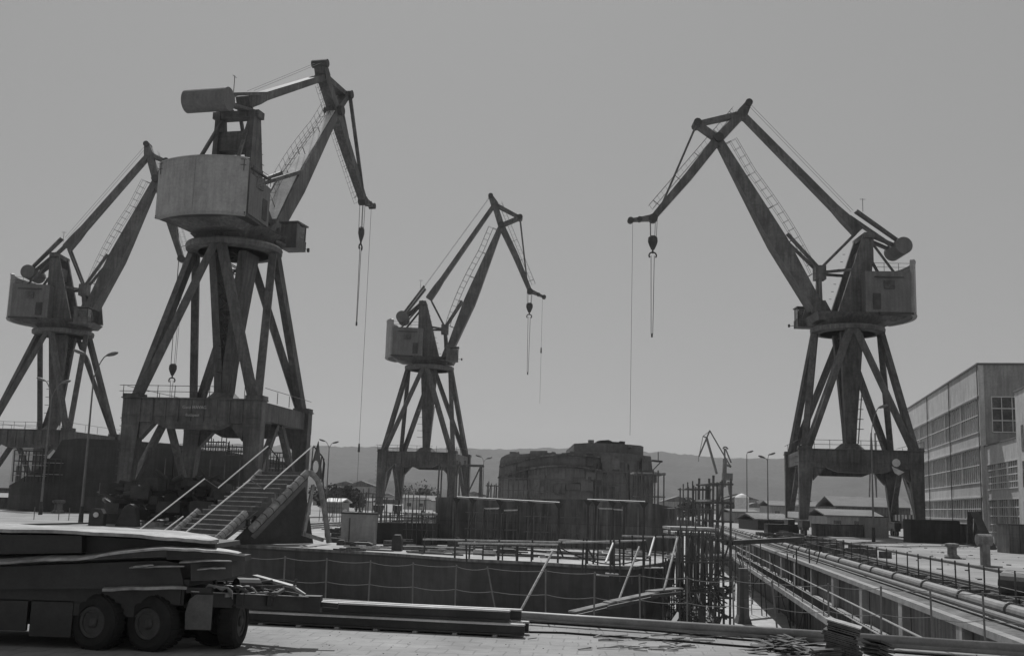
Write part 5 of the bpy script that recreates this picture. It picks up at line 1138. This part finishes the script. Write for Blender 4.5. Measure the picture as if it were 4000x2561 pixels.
# ------------------------------------------------------------ distant sheds, tank, town
def shed(lab, x0, x1, yb, yt, Y, wall, roof='roof_sheet', gable=False, depth=14, rh=None):
    a, b = D(x0, yb, Y), D(x1, yb, Y); a.z = b.z = 0; zt = D(x0, yt, Y).z; t = thing('shed', lab, 'shed', ((a.x+b.x)/2, Y, 0), 'sheds beyond the yard')
    MB().prism([a, b, b+Vector((0, depth, 0)), a+Vector((0, depth, 0))], (0, 0, zt)).build('walls', wall, t)
    rh = rh or 1.2; m = MB().prism([a+Vector((-.5, -.5, zt+.01)), b+Vector((.5, -.5, zt+.01)), b+Vector((.5, depth/2, zt+rh)), a+Vector((-.5, depth/2, zt+rh))], (0, 0, .25)); m.prism([a+Vector((-.5, depth/2+.01, zt+rh)), b+Vector((.5, depth/2+.01, zt+rh)), b+Vector((.5, depth+.5, zt)), a+Vector((-.5, depth+.5, zt))], (0, 0, .25)); m.build('roof', roof, t)
    for i in range(int(abs(b.x-a.x)/4)): MB().box((a.x+2+i*4, Y-.06, zt*.5), (1.4, .1, zt*.35)).build('window', 'glass', t)
    return t
shed('low white roofed shed left of the right crane portal', 3010, 3205, 2010, 1975, 330, 'wall_dark', rh=1.4)
shed('shed with broad pale roof and dark wall seen through the right crane portal', 3265, 3560, 2020, 1978, 250, 'hull_primer', rh=2.2)
shed('dark shed with white edge between the lamp posts', 2860, 2960, 2015, 2000, 260, 'wall_dark', rh=.6)
shed('small dark roofed shed in front of the white one', 2960, 3090, 2040, 2032, 170, 'dark_steel', roof='hull_primer', rh=.9)
shed('grey shed behind the long container', 3230, 3440, 2030, 2015, 215, 'wall_dark', rh=1.2)
shed('long pale building beyond the middle crane', 1690, 1900, 1985, 1958, 330, 'wall_render', rh=1.)
shed('white low building left of the middle crane', 1385, 1450, 1975, 1958, 300, 'white_paint', rh=.8)
shed('pale building seen between the middle crane legs', 1575, 1700, 1972, 1950, 380, 'wall_render', rh=1.4)
shed('white roofed low shed right of the stairs', 1270, 1325, 1990, 1962, 220, 'wall_dark', roof='white_paint', rh=.7)
shed('pale flat building behind the far left crane', 175, 240, 1850, 1745, 260, 'wall_render', rh=.8)
shed('pale arched store at the far left edge', 40, 135, 1860, 1752, 270, 'wall_render', rh=2.5)
tk_ = D(2898, 2005, 300); tk_.z = 0; m = MB().lathe(tk_, [(1.9, 0), (1.9, zof(2898, 1942, 300)), (1.2, zof(2898, 1938, 300)+.4), (.1, zof(2898, 1938, 300)+.8)], 20); m.build('storage_tank', 'white_paint', label='upright white storage tank beyond the sheds', cat='tank', smooth=False)
# trees: trunk with leaf clumps
def tree(lab, px, pyb, pyt, Y, wd, seed):
    r = random.Random(seed); b = D(px, pyb, Y); b.z = 0; zt = D(px, pyt, Y).z; t = thing('tree', lab, 'tree', b, 'trees beyond the yard')
    m = MB().cyl(b, b+Vector((0, 0, zt*.5)), .25, .15, 7)
    for k in range(4): a = r.uniform(0, 6.28); m.cyl(b+Vector((0, 0, zt*.4)), b+Vector((math.cos(a)*wd*.3, math.sin(a)*wd*.3, zt*.75)), .12, .05, 5)
    m.build('trunk', 'bark', t); m = MB()
    blobs = [(r.uniform(-.35, .35)*wd, r.uniform(-.3, .3)*wd, zt*r.uniform(.45, .85), r.uniform(.18, .32)*wd) for _ in range(9)]
    for i in range(650):
        x, y, z, s_ = r.choice(blobs); d_ = Vector((r.gauss(0, 1), r.gauss(0, 1), r.gauss(0, .8))); d_.normalize(); c = b+Vector((x, y, z))+d_*s_*r.uniform(.6, 1.1); e = Vector((r.gauss(0, 1), r.gauss(0, 1), r.gauss(0, 1))).normalized(); f_ = e.orthogonal().normalized(); q = r.uniform(.25, .6)
        m.add([c-e*q, c+f_*q*.7, c+e*q, c-f_*q*.7], [(0, 1, 2, 3)])
    m.build('crown', 'foliage', t, fix=False)
tl = ['dark bushy tree just right of the stairs', 'second bushy tree right of the stairs', 'low bushy tree in the row right of the stairs', 'tree right of the low row, before the middle crane', 'tree nearest the middle crane left leg', 'round tree under the middle crane beam', 'smaller tree right of the round one under the middle crane beam', 'tree between the scaffold tower and the white tank', 'tree behind the white tank', 'tree beside the shed left of the right crane']
for i, (px, yb, yt, Y, wd) in enumerate([(1262, 1975, 1902, 260, 7), (1295, 1975, 1906, 250, 6), (1325, 1975, 1910, 255, 7), (1358, 1975, 1908, 260, 7), (1392, 1975, 1912, 265, 6), (1625, 1975, 1895, 420, 13), (1668, 1975, 1915, 400, 9), (2690, 1990, 1960, 300, 7), (2870, 1995, 1968, 360, 8), (3080, 2000, 1962, 340, 7)]): tree(tl[i], px, yb, yt, Y, wd, 40+i)
# far town as small houses
r4_ = random.Random(9); hs_l = 0
for i in range(46):
    px = r4_.uniform(1250, 3250); Y = r4_.uniform(420, 900); b = D(px, 1980, Y); hh = r4_.uniform(3, 9); wdd = r4_.uniform(6, 16)
    t = thing('distant_house', 'small pale house in the distant town below the hills', 'house', (b.x, Y, 0), 'houses of the distant town')
    MB().box((b.x, Y, hh/2), (wdd, 10, hh), r4_.uniform(-.4, .4)).build('walls', r4_.choice(['wall_render', 'wall_dark', 'white_paint']), t)
    MB().prism([(b.x-wdd/2-.3, Y-5.3, hh+.01), (b.x+wdd/2+.3, Y-5.3, hh+.01), (b.x, Y-5.3, hh+2.2)], (0, 10.6, 0)).build('roof', 'hull_primer', t)
# ------------------------------------------------------------ far cranes
def far_crane(lab, P0, lines, Y, r):
    r = r*.65
    b = D(P0[0], P0[1], Y); b.z = 0; t = thing('distant_crane', lab, 'crane', b, 'distant cranes before the hills')
    for nm, x0, y0, x1, y1, w_ in lines: MB().beam(D(x0, y0, Y), D(x1, y1, Y), w_*r, w_*r).build(nm, 'crane_steel', t)
    return t
far_crane('hazy distant crane with two long arms before the hills', (2820, 1990), [('boom', 2760, 1708, 2800, 1850, 1.5), ('jib', 2773, 1680, 2730, 1782, 1.), ('tie_bar', 2773, 1682, 2852, 1818, .8), ('king_post', 2760, 1708, 2746, 1703, .8), ('stay', 2746, 1703, 2773, 1682, .4), ('fore_stay', 2746, 1703, 2731, 1778, .4), ('pylon', 2832, 1790, 2828, 1900, 2.6), ('lever', 2830, 1812, 2856, 1822, 1.5), ('machinery_house', 2822, 1860, 2860, 1862, 5.), ('leg', 2815, 1880, 2806, 1985, 1.4), ('leg', 2845, 1880, 2858, 1985, 1.4), ('hook_rope', 2729, 1782, 2729, 1802, .3)], 520, 1.)
far_crane('second hazy crane with a hooked top right of the first', (2845, 1990), [('mast', 2830, 1750, 2833, 1850, 1.2), ('arc', 2824, 1752, 2828, 1745, 1.), ('arc', 2828, 1745, 2836, 1745, 1.), ('arc', 2836, 1745, 2844, 1753, 1.), ('strut', 2834, 1752, 2856, 1806, 1.)], 560, 1.)
far_crane('faint lattice mast seen through the right crane portal', (3405, 1990), [('mast', 3403, 1690, 3396, 1945, .7), ('mast', 3418, 1690, 3424, 1945, .7), ('base', 3390, 1945, 3430, 1945, 1.), ('strut', 3404, 1700, 3423, 1930, .4)], 420, 1.)
# ------------------------------------------------------------ workers
def person(lab, px, py, zb, hgt, top, arm=0.2, bend=0.):
    b = G(px, py, zb); t = thing('person', lab, 'person', b, 'workers on the deck'); s = hgt/1.75
    V = [(0, 0, .95), (0, 0, 1.2), (0, bend*.3, 1.42), (0, bend*.5, 1.52), (0, bend*.6, 1.64), (.1, 0, .9), (.12, .02, .5), (.12, 0, .06), (.13, -.12, .03), (-.1, 0, .9), (-.14, -.05, .5), (-.13, .05, .06), (-.13, -.07, .03),
         (.19, bend*.3, 1.4), (.26, bend*.2-arm*.3, 1.14), (.24, bend*.2-arm, .95), (-.19, bend*.3, 1.4), (-.27, bend*.2-arm*.2, 1.14), (-.22, bend*.2-arm*.9, 1.0)]
    E_ = [(0, 1), (1, 2), (2, 3), (3, 4), (0, 5), (5, 6), (6, 7), (7, 8), (0, 9), (9, 10), (10, 11), (11, 12), (2, 13), (13, 14), (14, 15), (2, 16), (16, 17), (17, 18)]
    Rd = [.16, .15, .14, .06, .105, .09, .065, .05, .04, .09, .065, .05, .04, .065, .05, .035, .065, .05, .035]
    me = bpy.data.meshes.new('body'); me.from_pydata([Vector(v)*s for v in V], E_, []); o = bpy.data.objects.new('body', me); COL.objects.link(o); o.parent = t
    sk = o.modifiers.new('skin', 'SKIN'); ss = o.modifiers.new('sub', 'SUBSURF'); ss.levels = 1; ss.render_levels = 1
    for i, q in enumerate(me.skin_vertices[0].data): q.radius = (Rd[i]*s, Rd[i]*s)
    me.skin_vertices[0].data[0].use_root = True; me.materials.append(MATS[top])
person('worker bending over in dark clothes behind the steel locker', 1405, 2045, .12, 1.7, 'cloth_dark', .4, -.6)
person('worker in light shirt standing by the crane foot left of the pipe rack', 1345, 2040, .12, 1.7, 'cloth_light', .2, 0)
person('distant worker standing on the pale deck below the middle crane', 1650, 2035, .12, 1.7, 'cloth_dark', .1, 0)
# ------------------------------------------------------------ haze
HZ = MB(); HZ.box((0, 1350, 111.8), (9400, 3900, 236.)); 
hm = bpy.data.materials.new('haze'); hm.use_nodes = True; n = hm.node_tree; n.nodes.clear(); ou = n.nodes.new('ShaderNodeOutputMaterial'); pvn = n.nodes.new('ShaderNodeVolumePrincipled')
pvn.inputs['Color'].default_value = (.9, .9, .9, 1); pvn.inputs['Density'].default_value = .00012; pvn.inputs['Anisotropy'].default_value = .3
n.links.new(pvn.outputs[0], ou.inputs['Volume']); MATS['haze'] = hm
HZ.build('haze', 'haze', kind='stuff')
